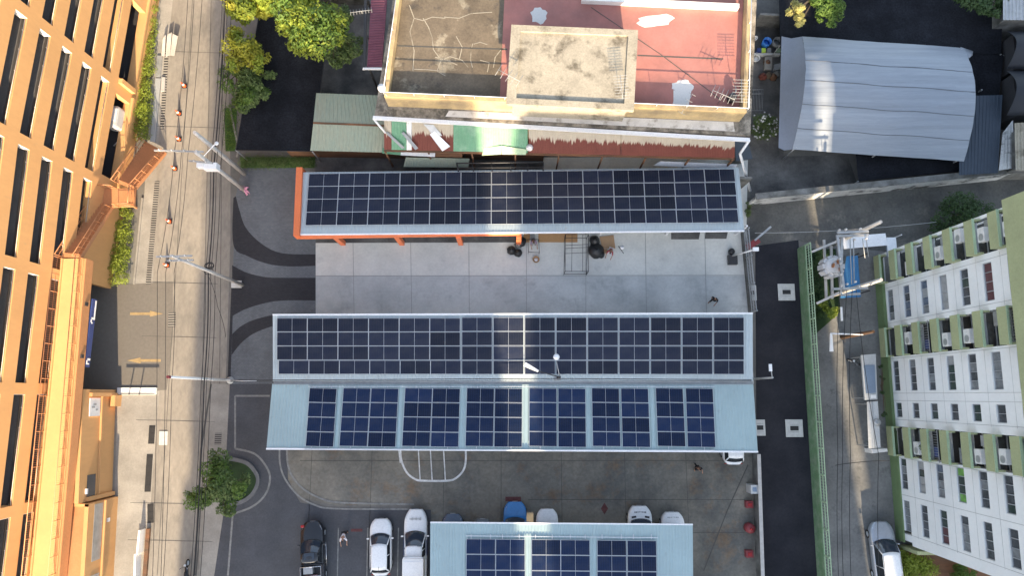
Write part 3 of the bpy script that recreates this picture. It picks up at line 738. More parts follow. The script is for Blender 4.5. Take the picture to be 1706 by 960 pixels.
def onwall(a, b, t0, t1, z0, z1, name, m, o=.03):
    d = (b-a).normalized(); n = Vector((d.y, -d.x, 0)); n = n if n.x > 0 else -n
    p, q = a.lerp(b, t0), a.lerp(b, t1); mb = MB()
    Z0, Z1 = Vector((0, 0, z0)), Vector((0, 0, z1))
    mb.hexa([p+n*.002+Z0, q+n*.002+Z0, q+n*o+Z0, p+n*o+Z0], [p+n*.002+Z1, q+n*.002+Z1, q+n*o+Z1, p+n*o+Z1]); return mb.build(name, MT[m], ax)
onwall(w0, w1, .76, .98, 2.5, 3.6, 'window', 'glass_blue')
onwall(w0, w1, .88, .93, 3.66, 3.82, 'wall_lamp', 'white_paint', .15)
onwall(w2, w3, .02, .60, 2.15, 3.3, 'roller_door', 'galv'); onwall(w2, w3, .74, .97, 2.15, 3.3, 'roller_door', 'galv')
onwall(w2, w3, .20, .24, 1.2, 1.5, 'meter_box', 'white_paint', .1)
nt_ = thing('notice_board', 'white notice board mounted on the orange annex wall', 'sign', w0)
d = (w1-w0).normalized(); nn = Vector((-d.y, d.x, 0)); nn = nn if nn.x > 0 else -nn
p, q = w0.lerp(w1, .05), w0.lerp(w1, .22); mb = MB()
mb.hexa([p+nn*.02+Vector((0, 0, 2.35)), q+nn*.02+Vector((0, 0, 2.35)), q+nn*.09+Vector((0, 0, 2.35)), p+nn*.09+Vector((0, 0, 2.35))], [p+nn*.02+Vector((0, 0, 3.75)), q+nn*.02+Vector((0, 0, 3.75)), q+nn*.09+Vector((0, 0, 3.75)), p+nn*.09+Vector((0, 0, 3.75))]); mb.build('board', MT['white_paint'], nt_)
mb = MB()
for t, z0, z1 in ((.30, 2.9, 3.3), (.45, 3.1, 3.5), (.6, 2.7, 2.95)):
    a = p.lerp(q, t); b = p.lerp(q, t+.1); mb.hexa([a+nn*.092+Vector((0, 0, z0)), b+nn*.092+Vector((0, 0, z0)), b+nn*.1+Vector((0, 0, z0)), a+nn*.1+Vector((0, 0, z0))], [a+nn*.092+Vector((0, 0, z1)), b+nn*.092+Vector((0, 0, z1)), b+nn*.1+Vector((0, 0, z1)), a+nn*.1+Vector((0, 0, z1))])
mb.build('print', MT['curtain_f'], nt_)

# ================================================================ ROOFTOP BUILDING (north)
zd, zle, zpa, zpe = 8.2, 7.2, 9.1, 11.0
sh = thing('flat_roofed_building', 'old building with weathered brown and red flat roof at the top of the picture', 'building', P(930, 90, 0))
L1, L2 = P(624, 192, zle), P(1250, 226, zle); L0, L3 = P(659, -30, zle), P(1262, -30, zle)
# outer weathered eave slab
MB().prism([(q.x, q.y) for q in (L0, L1, L2, L3)], zle-.3, zle).build('eave_slab', MT['ledge_cement'], sh)
lw = PZ([(748, 184), (1222, 203), (1224, 219), (742, 194)], zle)
MB().sheet(lw, zle+.006).build('white_coating', MT['ledge_white'], sh)
b0, b1, b2, b3 = P(672, -30, zle), P(647, 177, zle), P(1231, 203, zle), P(1240, -30, zle)
def quad_in(a, b, c, d, w):    # inset quad by w
    cx = (a+b+c+d)/4
    return [q+(cx-q).normalized()*w*1.3 for q in (a, b, c, d)]
wm = MB(); wm.prism([(q.x, q.y) for q in (b0, b1, b2, b3)], 0, zle-.31); wm.build('wall', MT['yellow_wall'], sh)
def parapet(a, b, th, z0, z1, name, m, inward):
    d = (b-a); d.z = 0; d.normalize(); n = Vector((-d.y, d.x, 0)); n = n if n.dot(inward-a) > 0 else -n
    mb = MB(); A = [Vector((q.x, q.y, z0)) for q in (a, b, b+n*th, a+n*th)]; mb.hexa(A, [q+Vector((0, 0, z1-z0)) for q in A]); return mb.build(name, MT[m], sh)
ce = (b0+b2)/2
parapet(b1, b2, .28, zle+.002, zpa, 'parapet', 'yellow_wall', ce)
d12 = (b2-b1).normalized(); nin = Vector((-d12.y, d12.x, 0))
parapet(b1+nin*.285, b0, .28, zle+.002, zpa, 'parapet', 'yellow_wall', ce); parapet(b2+nin*.285, b3, .28, zle+.002, zpa, 'parapet', 'yellow_wall', ce)
nA, nB = P(600, 2, zpa), P(1232, 8, zpa)
nA = P(975, 1, zpa); nB = P(1226, 7, zpa)
n1_, n2_ = P(968, 6, zd), P(1228, 18, zd)
parapet(n1_, n2_, .3, zd+.002, zd+.55, 'parapet', 'white_paint', P(1100, -60, zd))
dm = b1.lerp(b2, .318)+nin*.3; dt = b0.lerp(b3, .30)
def dk_(poly, name, m, z): return MB().prism([(q.x, q.y) for q in poly], zle+.01, z).build(name, MT[m], sh)
e_ = d12*.3
dk_([b1+nin*.3+e_, dm, dt, b0+e_], 'brown_deck', 'roof_brown', zd)
dk_([dm+d12*.002, b2+nin*.3-e_, b3-e_, dt+d12*.002], 'red_deck', 'roof_red', zd)
# coatings
def blob(cx, cy, rx, ry, z, n=18, seed=1, jag=.2):
    rn = random.Random(seed); c = []
    for i in range(n):
        a = 2*math.pi*i/n; k = 1+rn.uniform(-jag, jag); c.append(P(cx+rx*k*math.cos(a), cy+ry*k*math.sin(a), z))
    return c
cb = MB()
cb.sheet(blob(898, 26, 13, 14, zd, seed=3), zd+.006); cb.build('white_coating', MT['patch_white'], sh); cb = MB(); cb.sheet(blob(1092, 34, 30, 11, zd, seed=4, jag=.25), zd+.006)
cb.build('white_coating', MT['patch_white'], sh); cb = MB(); cb.sheet(blob(1138, 143, 17, 11, zd, seed=5), zd+.006); cb.sheet(PZ([(1122, 150), (1152, 150), (1148, 172), (1150, 188), (1116, 188), (1122, 168)], zd), zd+.009)
cb.build('white_coating', MT['patch_white'], sh)
cb = MB(); strip_z = zd+.012
def line3(mb, pts, w, z):
    pts = [Vector((p.x, p.y, 0)) for p in pts]; Lq, Rq = [], []
    for i, p in enumerate(pts):
        d = (pts[min(i+1, len(pts)-1)]-pts[max(i-1, 0)]).normalized(); n = Vector((-d.y, d.x, 0))*w/2; Lq.append(p+n); Rq.append(p-n)
    mb.grid([[(q.x, q.y, z) for q in Rq], [(q.x, q.y, z) for q in Lq]], False)
for pts in ([(788, 72), (785, 82), (784, 100), (787, 112)], [(790, 73), (800, 70), (812, 74)], [(822, 112), (825, 95), (835, 82), (842, 80)], [(705, 30), (714, 45), (720, 62), (722, 82)], [(740, 28), (765, 30), (785, 22), (820, 20)], [(725, 95), (745, 100), (762, 108)], [(690, 115), (715, 116), (735, 118)], [(682, 8), (690, 30), (683, 52), (690, 84), (688, 118)], [(722, 82), (735, 100), (728, 118), (742, 126)], [(760, 60), (770, 78), (765, 100)], [(690, 30), (705, 34), (720, 28), (742, 30)], [(800, 100), (815, 104), (812, 120)], [(735, 100), (750, 94), (770, 100), (780, 112)]):
    line3(cb, [P(x, y, zd) for x, y in pts], .065, strip_z)
cb.build('crack_filler', MT['old_cement'], sh)
cb = MB(); line3(cb, [P(662, 76, zd), P(845, 82, zd)], .10, strip_z); line3(cb, [P(1062, 92, zd), P(1205, 98, zd)], .10, strip_z)
line3(cb, [P(985, 12, zd), P(1100, 90, zd), P(1200, 165, zd)], .06, strip_z+.003)
cb.build('roof_joint', MT['joint_dark'], sh)
# penthouse
p0, p1, p2, p3 = P(852, 41, zpe), P(1063, 50, zpe), P(1056, 184, zpe), P(843, 173, zpe)
cc = (p0+p2)/2
def ins(q, w): return q+(cc-q).normalized()*w
MB().prism([(ins(q, .5).x, ins(q, .5).y) for q in (p0, p1, p2, p3)], zd+.004, zpe-.36).build('penthouse_wall', MT['old_cement'], sh)
MB().prism([(q.x, q.y) for q in (p0, p1, p2, p3)], zpe-.35, zpe-.12).build('penthouse_roof', MT['old_cement'], sh)
rm = MB()
Q = [p0, p1, p2, p3]; I = [ins(q, .85) for q in Q]
for i in range(4):
    a, b, c, d = Q[i], Q[(i+1) % 4], I[(i+1) % 4], I[i]
    rm.hexa([Vector((q.x, q.y, zpe-.118)) for q in (a, b, c, d)], [Vector((q.x, q.y, zpe+.05)) for q in (a, b, c, d)])
rm.build('roof_rim', MT['ledge_cement'] if False else MT['old_cement'], sh)
# roof edge handrail
hr = MB()
for a, b in ((b1+nin*.14, b2+nin*.14), (b1+nin*.14, b0+d12*.14), (b2+nin*.14, b3-d12*.14)):
    a = Vector((a.x, a.y, zpa)); b = Vector((b.x, b.y, zpa)); up = Vector((0, 0, .45))
    hr.tube([a+up, b+up], .03, 5); n = int((b-a).length/2.2)
    for i in range(n+1): q = a.lerp(b, i/n); hr.tube([q, q+up], .025, 5)
hr.build('handrail', MT['white_metal'], sh)
# gutter, downpipe
gt = MB(); ga0, ga1 = P(622, 194, zle-.2), P(1249, 231, zle-.2)
ga0 = P(622, 197, zle-.25); ga1 = P(1248, 234, zle-.25)
rail(gt, ga0, ga1, .28, .2); gt.build('gutter', MT['white_metal'], sh)
dp = MB(); dp.tube([ga1, P(1233, 256, 5.2), P(1250, 318, .3)], .11, 8); dp.build('downpipe', MT['white_metal'], sh); dp = MB(); dp.tube([ga0, P(642, 221, 5.5)], .09, 8); dp.build('downpipe', MT['white_metal'], sh)
# south awnings: one lean-to of many sheets
aw = thing('patched_awning', 'long lean-to awning of rusty and green metal sheets below the old building', 'awning', P(930, 240, 0))
za, zb_ = 6.0, 4.4
def awn(x0, x1, name, m, parts):
    y_n0 = 199+(x0-640)*.058; y_n1 = 199+(x1-640)*.058; y_s0 = 249+(x0-640)*.024; y_s1 = 249+(x1-640)*.024
    nw, ne, sw_, se = P(x0, y_n0, za), P(x1, y_n1, za), P(x0, y_s0, zb_), P(x1, y_s1, zb_)
    return nw, ne, sw_, se
sheets = [(640, 652, 'rusty_sheet', 'rusty'), (652.5, 677, 'green_sheet', 'awning_green'), (677.5, 686, 'pale_sheet', 'galv'), (686.5, 755, 'rusty_sheet', 'rusty'), (755.5, 879, 'green_sheet', 'awning_green'), (881, 1034, 'rusty_sheet', 'rusty'), (1035, 1224, 'rusty_sheet', 'rusty')]
def rusty_mat():
    m = mat('rusty', (.46, .40, .31), .75, var=.12, scale=1.)
    nt = m.node_tree; N = nt.nodes; L = nt.links; b = N['Principled BSDF']
    hs = b.inputs['Base Color'].links[0].from_node
    tc = N.new('ShaderNodeTexCoord'); sp = N.new('ShaderNodeSeparateXYZ'); L.new(tc.outputs['Generated'], sp.inputs[0])
    mp = N.new('ShaderNodeMapping'); mp.inputs['Scale'].default_value = (2.6, .06, .06); L.new(tc.outputs['Object'], mp.inputs['Vector'])
    n = N.new('ShaderNodeTexNoise'); n.inputs['Scale'].default_value = 1.6; n.inputs['Detail'].default_value = 5; n.inputs['Roughness'].default_value = .7
    L.new(mp.outputs[0], n.inputs['Vector'])
    a = N.new('ShaderNodeMath'); a.operation = 'MULTIPLY_ADD'; a.inputs[1].default_value = .9; L.new(n.outputs['Fac'], a.inputs[0]); L.new(sp.outputs[2], a.inputs[2])
    r = N.new('ShaderNodeMapRange'); r.inputs['From Min'].default_value = 1.06; r.inputs['From Max'].default_value = .98; L.new(a.outputs[0], r.inputs['Value'])
    x = N.new('ShaderNodeMix'); x.data_type = 'RGBA'; L.new(r.outputs[0], x.inputs[0]); x.inputs[6].default_value = (.46, .40, .31, 1); x.inputs[7].default_value = (.15, .042, .03, 1)
    L.new(x.outputs[2], hs.inputs['Color']); return m
MT['rusty'] = rusty_mat()
for x0, x1, nm, m in sheets:
    q = awn(x0, x1, nm, m, None); MB().ribs(*q, pitch=.2, h=.025).build(nm, MT[m], aw, solid=.01)
fr_ = MB(); q = awn(640, 1224, '', '', None); rail(fr_, q[2]+Vector((0, -.05, -.16)), q[3]+Vector((0, -.05, -.16)), .16, .12); rail(fr_, q[0]+Vector((0, .1, -.16)), q[1]+Vector((0, .1, -.16)), .12, .1)
for i in range(9):
    a = q[2].lerp(q[3], i/8); fr_.box((a.x, a.y, 2.1), (.12, .12, 4.2))
fr_.build('frame', MT['rust_wood'], aw)
# loose sheets and boards resting on the awning
def loose(name, label, cat, px, m, z=5.3, th=.05, w=None):
    c = [P(x, y, zz) for x, y, zz in px]; mb = MB()
    t = Vector((0, 0, th)); mb.hexa(c, [q+t for q in c]); o = mb.build(name, MT[m]); lump(o, c[0]); tag(o, label, cat); return o
loose('loose_sheet', 'wide white loose metal sheet lying askew on the rusty awning', 'metal sheet', [(716, 224, 5.5), (724, 219, 5.6), (750, 244, 4.85), (737, 252, 4.8)], 'white_metal')
loose('loose_sheet', 'translucent grey sheet lying higher up beside the wide white sheet', 'metal sheet', [(706, 207, 5.9), (722, 208, 5.85), (737, 226, 5.4), (722, 226, 5.4)], 'galv')
loose('loose_board', 'narrow grey board across the pale strip of the awning', 'board', [(669, 222, 5.5), (673, 220, 5.5), (697, 247, 4.85), (692, 250, 4.85)], 'wire_pale', th=.08)
loose('loose_board', 'narrow board leaning over the left green awning sheet', 'board', [(643, 222, 5.4), (646, 220, 5.4), (674, 246, 4.85), (670, 248, 4.8)], 'wire_pale', th=.08)
loose('bent_sheet', 'pale green bent sheet at the lower edge of the green awning', 'metal sheet', [(806, 247, 4.6), (835, 243, 4.9), (835, 257, 4.5), (803, 259, 4.3)], 'green_rail')
loose('bent_sheet', 'pale green bent sheet beside the white sack on the awning', 'metal sheet', [(836, 243, 4.9), (877, 249, 4.7), (876, 258, 4.3), (836, 257, 4.45)], 'green_rail')
tk = MB().lathe(P(882, 247, 4.6), [(.0, 0), (.25, .02), (.3, .2), (.22, .42), (0, .48)], 10).build('white_sack', MT['petal']); lump(tk, P(882, 247, 4.6)); tag(tk, 'small white sack at the joint of green and rusty awning', 'sack')
# lower lean-to strip, fence boards and the north boundary strip
bf = thing('board_fence', 'rusty brown board fence between the sheds and the solar roof', 'fence', P(600, 255, 0))
a, b = P(486, 261, 0), P(905, 268, 0)
mb = MB(); mb.hexa([a, b, b+Vector((0, .12, 0)), a+Vector((0, .12, 0))], [q+Vector((0, .0, 2.1)) for q in (a, b, b+Vector((0, .35, 0)), a+Vector((0, .35, 0)))]); mb.build('boards', MT['rust_wood'], bf)
mb = MB(); rail(mb, a+Vector((0, .25, 2.12)), b+Vector((0, .25, 2.12)), .55, .05); mb.build('capping', MT['rust_wood'], bf)
lean = thing('lean_to_roof', 'grey green lean-to roof beside the board fence with teal and white edge', 'roof', P(720, 268, 0))
MB().ribs(P(676, 262, 2.4), P(782, 264, 2.4), P(672, 278, 2.0), P(780, 279, 2.0), .2, .02).build('roof_sheet', MT['teal_roof'], lean, solid=.02)
mb = MB(); rail(mb, P(637, 251, 3.6), P(668, 254, 3.6), .45, .05); mb.build('teal_flashing', MT['awning_green'], lean)
mb = MB(); rail(mb, P(668, 254, 3.6), P(725, 257, 3.6), .45, .05); mb.build('white_flashing', MT['white_metal'], lean)
mb = MB(); rail(mb, P(725, 257, 3.6), P(770, 258, 3.6), .4, .05); mb.build('brown_flashing', MT['rust_wood'], lean)
mb = MB()
for x in (682, 776): q = P(x, 270, 0); mb.box((q.x, q.y, 1.), (.08, .08, 2.))
mb.build('post', MT['dark_steel'], lean)
fs_ = thing('bare_canopy', 'black bare steel canopy skeleton in the gap behind the north roof', 'canopy', P(850, 275, 0))
mb = MB(); c = PZ([(761, 272), (905, 270), (905, 288), (764, 287)], 3.0)
for i in range(4): mb.tube([c[i], c[(i+1) % 4]], .06, 5)
mb.tube([c[0].lerp(c[3], .5), c[1].lerp(c[2], .5)], .04, 5)
for t in (.18, .4, .62, .82): mb.tube([c[0].lerp(c[1], t), c[3].lerp(c[2], t)], .05, 5)
mb.build('beam', MT['dark_steel'], fs_)
for q in c: MB().tube([Vector((q.x, q.y, 0)), q], .05, 6).build('post', MT['dark_steel'], fs_)
wt = loose('white_tarp', 'crumpled white tarpaulin behind the north roof at right', 'tarpaulin', [(1088, 276, 2.2), (1100, 269, 2.5), (1228, 274, 2.5), (1224, 283, 2.2)], 'white_metal', th=.06)
# antennas, pump etc on the roof
def antenna(name, label, px, py, z, h, d, n=6, w=1.1, tilt=0.):
    t = thing(name, label, 'antenna', P(px, py, z)); b = P(px, py, z)
    MB().tube([b, b+Vector((tilt, 0, h))], .025, 5).build('mast', MT['wire_pale'], t)
    d = Vector((math.cos(R(d)), math.sin(R(d)), 0)); n_ = Vector((-d.y, d.x, 0)); top = b+Vector((tilt, 0, h-.05)); mb = MB()
    mb.tube([top-d*.9, top+d*.9], .02, 5)
    for i in range(n):
        q = top+d*(-.85+1.7*i/(n-1)); mb.tube([q-n_*w/2, q+n_*w/2], .016, 4)
    mb.build('dipole', MT['wire_pale'], t)
antenna('tv_antenna', 'thin tv antenna on the left edge of the raised roof slab', 848, 134, zpe, .9, 150, 5, 1.)
antenna('tv_antenna', 'tv antenna on the right part of the raised roof slab', 1032, 154, zpe, 1.0, 95, 9, 1.0)
antenna('tv_antenna', 'tv antenna standing on the red deck near the south parapet', 1196, 172, zd, 1.6, 155, 6, 1.)
antenna('tv_antenna', 'tall tv antenna on the east parapet of the old building', 1229, 160, zpa, 1.0, 88, 8, 1.3)
antenna('tv_antenna', 'small tv antenna by the white coating near the south parapet', 1140, 180, zd, .9, 60, 4, .6)
antenna('tv_antenna', 'white grid antenna over the yard west of the purple tiled roof', 603, 22, 5.6, .4, 8, 8, .5)
t = thing('roof_pump', 'dark drum shaped pump in the south east corner of the red deck', 'pump', P(1217, 166, zd)); q = P(1217, 166, zd)
MB().lathe(q, [(.3, 0), (.32, .1), (.32, .6), (.2, .75), (0, .78)], 14).build('drum', MT['dark_steel'], t); MB().tube([q+Vector((0, 0, .6)), q+Vector((.3, .5, .5)), q+Vector((.4, 1., .1))], .05, 6).build('hose', MT['wire_pale'], t)
t = thing('downlight', 'white flood lamp on the west parapet corner', 'lamp', P(637, 149, zpa)); q = P(637, 149, zpa)
MB().lathe(q, [(.1, 0), (.3, .15), (.3, .4), (0, .5)], 12).build('shade', MT['lamp_lens'], t); MB().tube([q+Vector((0, 0, .05)), P(645, 160, zpa)], .04, 6).build('bracket', MT['wire_pale'], t)
# purple tiled lean-to
pt = thing('tiled_lean_to', 'purple tiled lean-to roof on the west side of the old building', 'roof', P(622, 60, 0))
MB().ribs(P(648, -40, 5.0), P(637, 110, 5.0), P(621, -40, 4.5), P(612, 112, 4.5), .22, .04).build('tile_roof', MT['purple_tile'], pt, solid=.05)
mb = MB(); rail(mb, P(610, -40, 4.4), P(607.5, 113, 4.4), .22, .14); mb.build('gutter', MT['dark_steel'], pt)
mb = MB(); rail(mb, P(605, 115, 4.4), P(637, 115, 4.9), .16, .16); mb.build('end_trim', MT['white_metal'], pt)
mb = MB()
for y in (0, 60, 110): q = P(613, y, 4.4); mb.box((q.x, q.y, 2.2), (.15, .15, 4.4))
mb.build('post', MT['dark_steel'], pt)
# dark beam walls crossing the yards
dw = MB(); a, b = P(524, 4, 0), P(616, 8, 0); dw.hexa([a, b, b+Vector((0, .2, 0)), a+Vector((0, .2, 0))], [q+Vector((0, 0, 2)) for q in (a, b, b+Vector((0, .2, 0)), a+Vector((0, .2, 0)))]); o = dw.build('yard_wall', MT['wall_cement']); lump(o, a); tag(o, 'low dark wall across the yard beside the purple roof', 'wall')
dw = MB(); a, b = P(1254, 44, 0), P(1318, 47, 0); dw.hexa([a, b, b+Vector((0, .2, 0)), a+Vector((0, .2, 0))], [q+Vector((0, 0, 2)) for q in (a, b, b+Vector((0, .2, 0)), a+Vector((0, .2, 0)))]); o = dw.build('yard_wall', MT['wall_cement']); lump(o, a); tag(o, 'low dark wall above the row of tubs and pots', 'wall')

# ---- sheds, nets, tarp
def canopy_sheet(name, label, cat, poly, z, m, sag=.25, post=True, n=8, edge=None):
    c = PZ(poly, z); t = thing(name, label, cat, (sum(q.x for q in c)/len(c), sum(q.y for q in c)/len(c), 0)); mb = MB(); rn = random.Random(len(label)); rows = []
    for j in range(n+1):
        row = []
        for i in range(n+1):
            q = (c[0].lerp(c[1], i/n)).lerp(c[3].lerp(c[2], i/n), j/n); k = math.sin(math.pi*i/n)*math.sin(math.pi*j/n)
            row.append(q+Vector((0, 0, -sag*k+rn.uniform(-.06, .06)*(k > .01))))
        rows.append(row)
    mb.grid(rows).build('net' if 'net' in name else 'sheet', MT[m], t)
    for q in c: MB().tube([Vector((q.x, q.y, 0)), q], .05, 6).build('post', MT['galv'], t)
    if edge:
        e = MB()
        for i in range(4): e.tube([c[i], c[(i+1) % 4]], .03, 5)
        e.build('edge_cord', MT[edge], t)
    return t
canopy_sheet('shade_net', 'black shade net over the plot beside the green shed', 'shade net', [(432, 20), (548, 40), (520, 252), (393, 250)], 2.6, 'shade_net', edge='wire')
canopy_sheet('shade_net', 'huge black shade net above the grey arched tarpaulin roof', 'shade net', [(1296, -60), (1672, -60), (1668, 90), (1300, 75)], 2.4, 'shade_net', sag=.4)
canopy_sheet('shade_net', 'black shade net east of the grey arched tarpaulin roof', 'shade net', [(1598, 80), (1672, 92), (1664, 165), (1598, 165)], 2.3, 'shade_net')
canopy_sheet('shade_net', 'black shade net strip between the arched tarpaulin and the old wall', 'shade net', [(1424, 240), (1610, 258), (1610, 284), (1430, 302)], 1.9, 'shade_net', sag=.1)
sr_ = thing('dark_shed', 'dark blue grey metal shed roof at the corner of the arched tarpaulin', 'shed', P(1635, 230, 0))
MB().ribs(P(1598, 160, 3.0), P(1670, 158, 3.0), P(1598, 292, 2.7), P(1662, 288, 2.7), .3, .03).build('roof_sheet', plain('shed_blue', (.04, .055, .075), .5), sr_, solid=.02)
mb = MB()
for x, y in ((1604, 170), (1664, 170), (1602, 284), (1656, 282)): q = P(x, y, 0); mb.box((q.x, q.y, 1.3), (.1, .1, 2.6))
mb.build('post', MT['galv'], sr_)
ts = thing('green_roofed_shed', 'faded green metal shed roof left of the old building', 'shed', P(580, 205, 0))
MB().ribs(P(527, 155, 3.4), P(632, 159, 3.4), P(522, 204, 3.75), P(645, 209, 3.75), .28, .025).build('roof_sheet', MT['teal_roof'], ts, solid=.02)
MB().ribs(P(522, 205.5, 3.75), P(645, 210.5, 3.75), P(517, 251, 3.2), P(643, 254, 3.2), .28, .025).build('roof_sheet', MT['teal_roof'], ts, solid=.02)
mb = MB(); rail(mb, P(522, 204.7, 3.76), P(645, 209.7, 3.76), .16, .05); mb.build('ridge_cap', MT['rust_wood'], ts)
a = [P(530, 160, 3.1), P(630, 162, 3.1), P(638, 248, 3.1), P(522, 246, 3.1)]
mb = MB(); mb.prism([(q.x, q.y) for q in quad_in(*a, .4)], 0, 3.1); mb.build('wall', MT['wall_cement'], ts)
# arched tarpaulin roof
tp = thing('arched_tarpaulin_roof', 'large grey arched tarpaulin roof with long dark seams', 'canopy', P(1470, 165, 0))
nw, ne, sw_, se = P(1336, 61, 3.0), P(1606, 80, 3.0), P(1321, 248, 3.0), P(1608, 268, 3.0)
rows = []; NT = 28; rn = random.Random(4)
def tp_pt(u, t, dz=0.):
    h = 1.9*math.sin(math.pi*(.08+.87*t))-.42
    q = nw.lerp(ne, u).lerp(sw_.lerp(se, u), t)
    return q+Vector((0, 0, h+.05*math.sin(u*26+t*5)*math.sin(t*40)*.5+.04*math.sin(u*9+1)+dz))
for j in range(NT+1): rows.append([tp_pt(i/40, j/NT)+Vector((0, 0, rn.uniform(-.015, .015))) for i in range(41)])
MB().grid(rows).build('tarpaulin', MT['tarp_grey'], tp)
mb = MB()
for t in (.27, .46, .66, .845): mb.tube([tp_pt(i/40, t+.003*math.sin(i*.4), .012) for i in range(41)], .022, 5)
mb.build('seam', MT['seam'], tp)
mb = MB(); L_ = [P(1302+ (1297-1302)*t, 60+186*t, 2.7) for t in [i/10 for i in range(11)]]
mb.grid([L_, [tp_pt(0, i/10).lerp(L_[i], .45)+Vector((0, 0, -.35-.1*math.sin(i*2.1))) for i in range(11)], [tp_pt(0, i/10)+Vector((0, 0, -.02)) for i in range(11)]]); mb.build('side_flap', MT['tarp_side'], tp)
mb = MB(); mb.grid([[P(1600, 78, 3.), P(1621, 85, 3.0), P(1620, 92, 3.1)], [P(1602, 84, 3.1), P(1614, 96, 3.3), P(1612, 98, 3.2)]]); mb.build('folded_corner', MT['tarp_grey'], tp, solid=.02)
for u, t in ((.02, .02), (.98, .02), (.02, .98), (.98, .98), (.5, .02), (.5, .98)):
    q = tp_pt(u, t); MB().tube([Vector((q.x, q.y, 0)), q], .06, 6).build('post', MT['galv'], tp)
# east edge roofs
def shed(name, label, poly, z, m, cat='shed'):
    c = PZ(poly, z); t = thing(name, label, cat, ((c[0].x+c[2].x)/2, (c[0].y+c[2].y)/2, 0))
    MB().ribs(c[0], c[1], c[3], c[2], .3, .05).build('roof_sheet', m if not isinstance(m, str) else MT[m], t, solid=.02)
    MB().prism([(q.x, q.y) for q in quad_in(*[P(x, y, z) for x, y in poly], .5)], 0, z-.3).build('wall', MT['wall_cement'], t); return t
dkr = plain('shed_dark', (.03, .034, .042), .6)
shed('corrugated_shed', 'pale corrugated roof in the top right corner', [(1671, -40), (1780, -40), (1780, 34), (1671, 33)], 4.5, 'galv')
def vault(name, label, x0, x1, y0, y1, z):
    c0, c1 = P(x0, y0, z), P(x0, y1, z); c2, c3 = P(x1, y0, z), P(x1, y1, z); t = thing(name, label, 'shed', (c0+c3)/2-Vector((0, 0, z))); rows = []
    for j in range(15): tt = j/14; rows.append([c0.lerp(c1, tt)+Vector((0, 0, 1.2*math.sin(math.pi*tt))), c2.lerp(c3, tt)+Vector((0, 0, 1.2*math.sin(math.pi*tt)))])
    MB().grid(rows).build('roof_sheet', dkr, t, solid=.03)
    MB().box(((c0.x+c2.x)/2+.4, (c0.y+c1.y)/2, z/2-.1), (c2.x-c0.x-.5, abs(c0.y-c1.y)-.3, z-.2)).build('wall', MT['dark_inside'], t)
vault('vaulted_shed', 'dark vaulted shed roof just below the pale corrugated corner roof', 1677, 1800, 52, 114, 3.6); vault('vaulted_shed', 'dark vaulted shed roof above the grey corner house', 1677, 1800, 118, 192, 3.6)
shed('corner_house', 'grey roofed house at the right edge with a white lean-to', [(1690, 205), (1800, 200), (1800, 282), (1692, 284)], 4.0, 'old_cement', 'house')
shed('white_lean_to', 'small white lean-to roof against the corner house', [(1670, 222), (1687, 200), (1689, 280), (1664, 284)], 2.8, 'whitewash', 'lean-to')
# old whitewashed wall by the lane
ow = thing('whitewashed_wall', 'old whitewashed wall with black weather stains along the lane', 'wall', P(1480, 310, 0))
a, b = P(1245, 343, 0), P(1790, 287, 0); d = (b-a).normalized(); n = Vector((-d.y, d.x, 0)); n = n if n.y > 0 else -n
mb = MB(); A = [a, b, b+n*.22, a+n*.22]; mb.hexa(A, [q+Vector((0, 0, 2.2)) for q in A]); mb.build('wall', MT['whitewash'], ow)
mb = MB(); A = [q+Vector((0, 0, 2.204)) for q in (a-n*.06, b-n*.06, b+n*.45, a+n*.45)]; mb.hexa(A, [q+Vector((0, 0, .09)) for q in A]); mb.build('coping', MT['wall_cement'], ow)
# ================================================================ WHITE APARTMENT BLOCK (east)
X0 = 30.85
apt = thing('apartment_block', 'white apartment block with green balconies at the right edge', 'building', (X0, 0, 0))
YN, YS = 11.72, -11.5
WB = [(8.55, 6.05), (2.76, .37), (-.57, -1.72), (-4.93, -7.28), (-8.15, -10.5)]          # window bays (north, south)
BB = [(11.5, 9.15), (5.45, 3.1), (-2.45, -4.75)]                                          # balcony bays
NL = 8; DZ2 = 2.43; ZB = 1.3; ZT = ZB+DZ2*NL+.6
TH = .3
wl = MB()
def wbox(y0, y1, z0, z1, xa=X0, xb=X0+TH): wl.box(((xa+xb)/2, (y0+y1)/2, (z0+z1)/2), (xb-xa, abs(y1-y0), z1-z0))
cuts = sorted(WB+BB, reverse=True); y = YN
for a, b in cuts:
    wbox(y, a, 0, ZT); y = b
wbox(y, YS, 2.2, ZT)
for a, b in WB:
    wbox(a, b, 0 if b > -8 else 2.2-1.2, ZB)
    for k in range(NL): wbox(a, b, ZB+DZ2*k+.92, ZB+DZ2*(k+1) if k < NL-1 else ZT)
for a, b in BB:
    wbox(a, b, 0, .75)
    for k in range(NL): wbox(a, b, .75+DZ2*k+2.2, .75+DZ2*(k+1) if k < NL-1 else ZT)
wl.build('wall', MT['apt_white'], apt)
MB().box((X0+7.5, (YN+YS)/2, ZT/2+1.), (13, YN-YS-.1, ZT-2.2)).build('body', MT['apt_white'], apt)
MB().box((X0+7, (YN+YS)/2, ZT+.15), (15.2, YN-YS+.6, .3)).build('roof', MT['wall_cement'], apt)
gb = MB()
gb.box((X0-.12, (YN-3.0)/2-0., .55), (.23, YN+3.0-.4, 1.1)); gb.build('base_band', MT['apt_green_dark'], apt)
gl = MB(); gl.box((X0-.06, -7.1, .6), (.12, 8.6, 1.2)); gl.build('base_band', MT['apt_green_dark'], apt)
pj = MB()      # panel joints standing slightly proud
for yy in (8.75, 5.85, 2.95, .18, -.4, -1.9, -4.9, -7.75, -10.7):
    pj.box((X0-.004, yy, ZT/2+.5), (.008, .035, ZT-1.2))
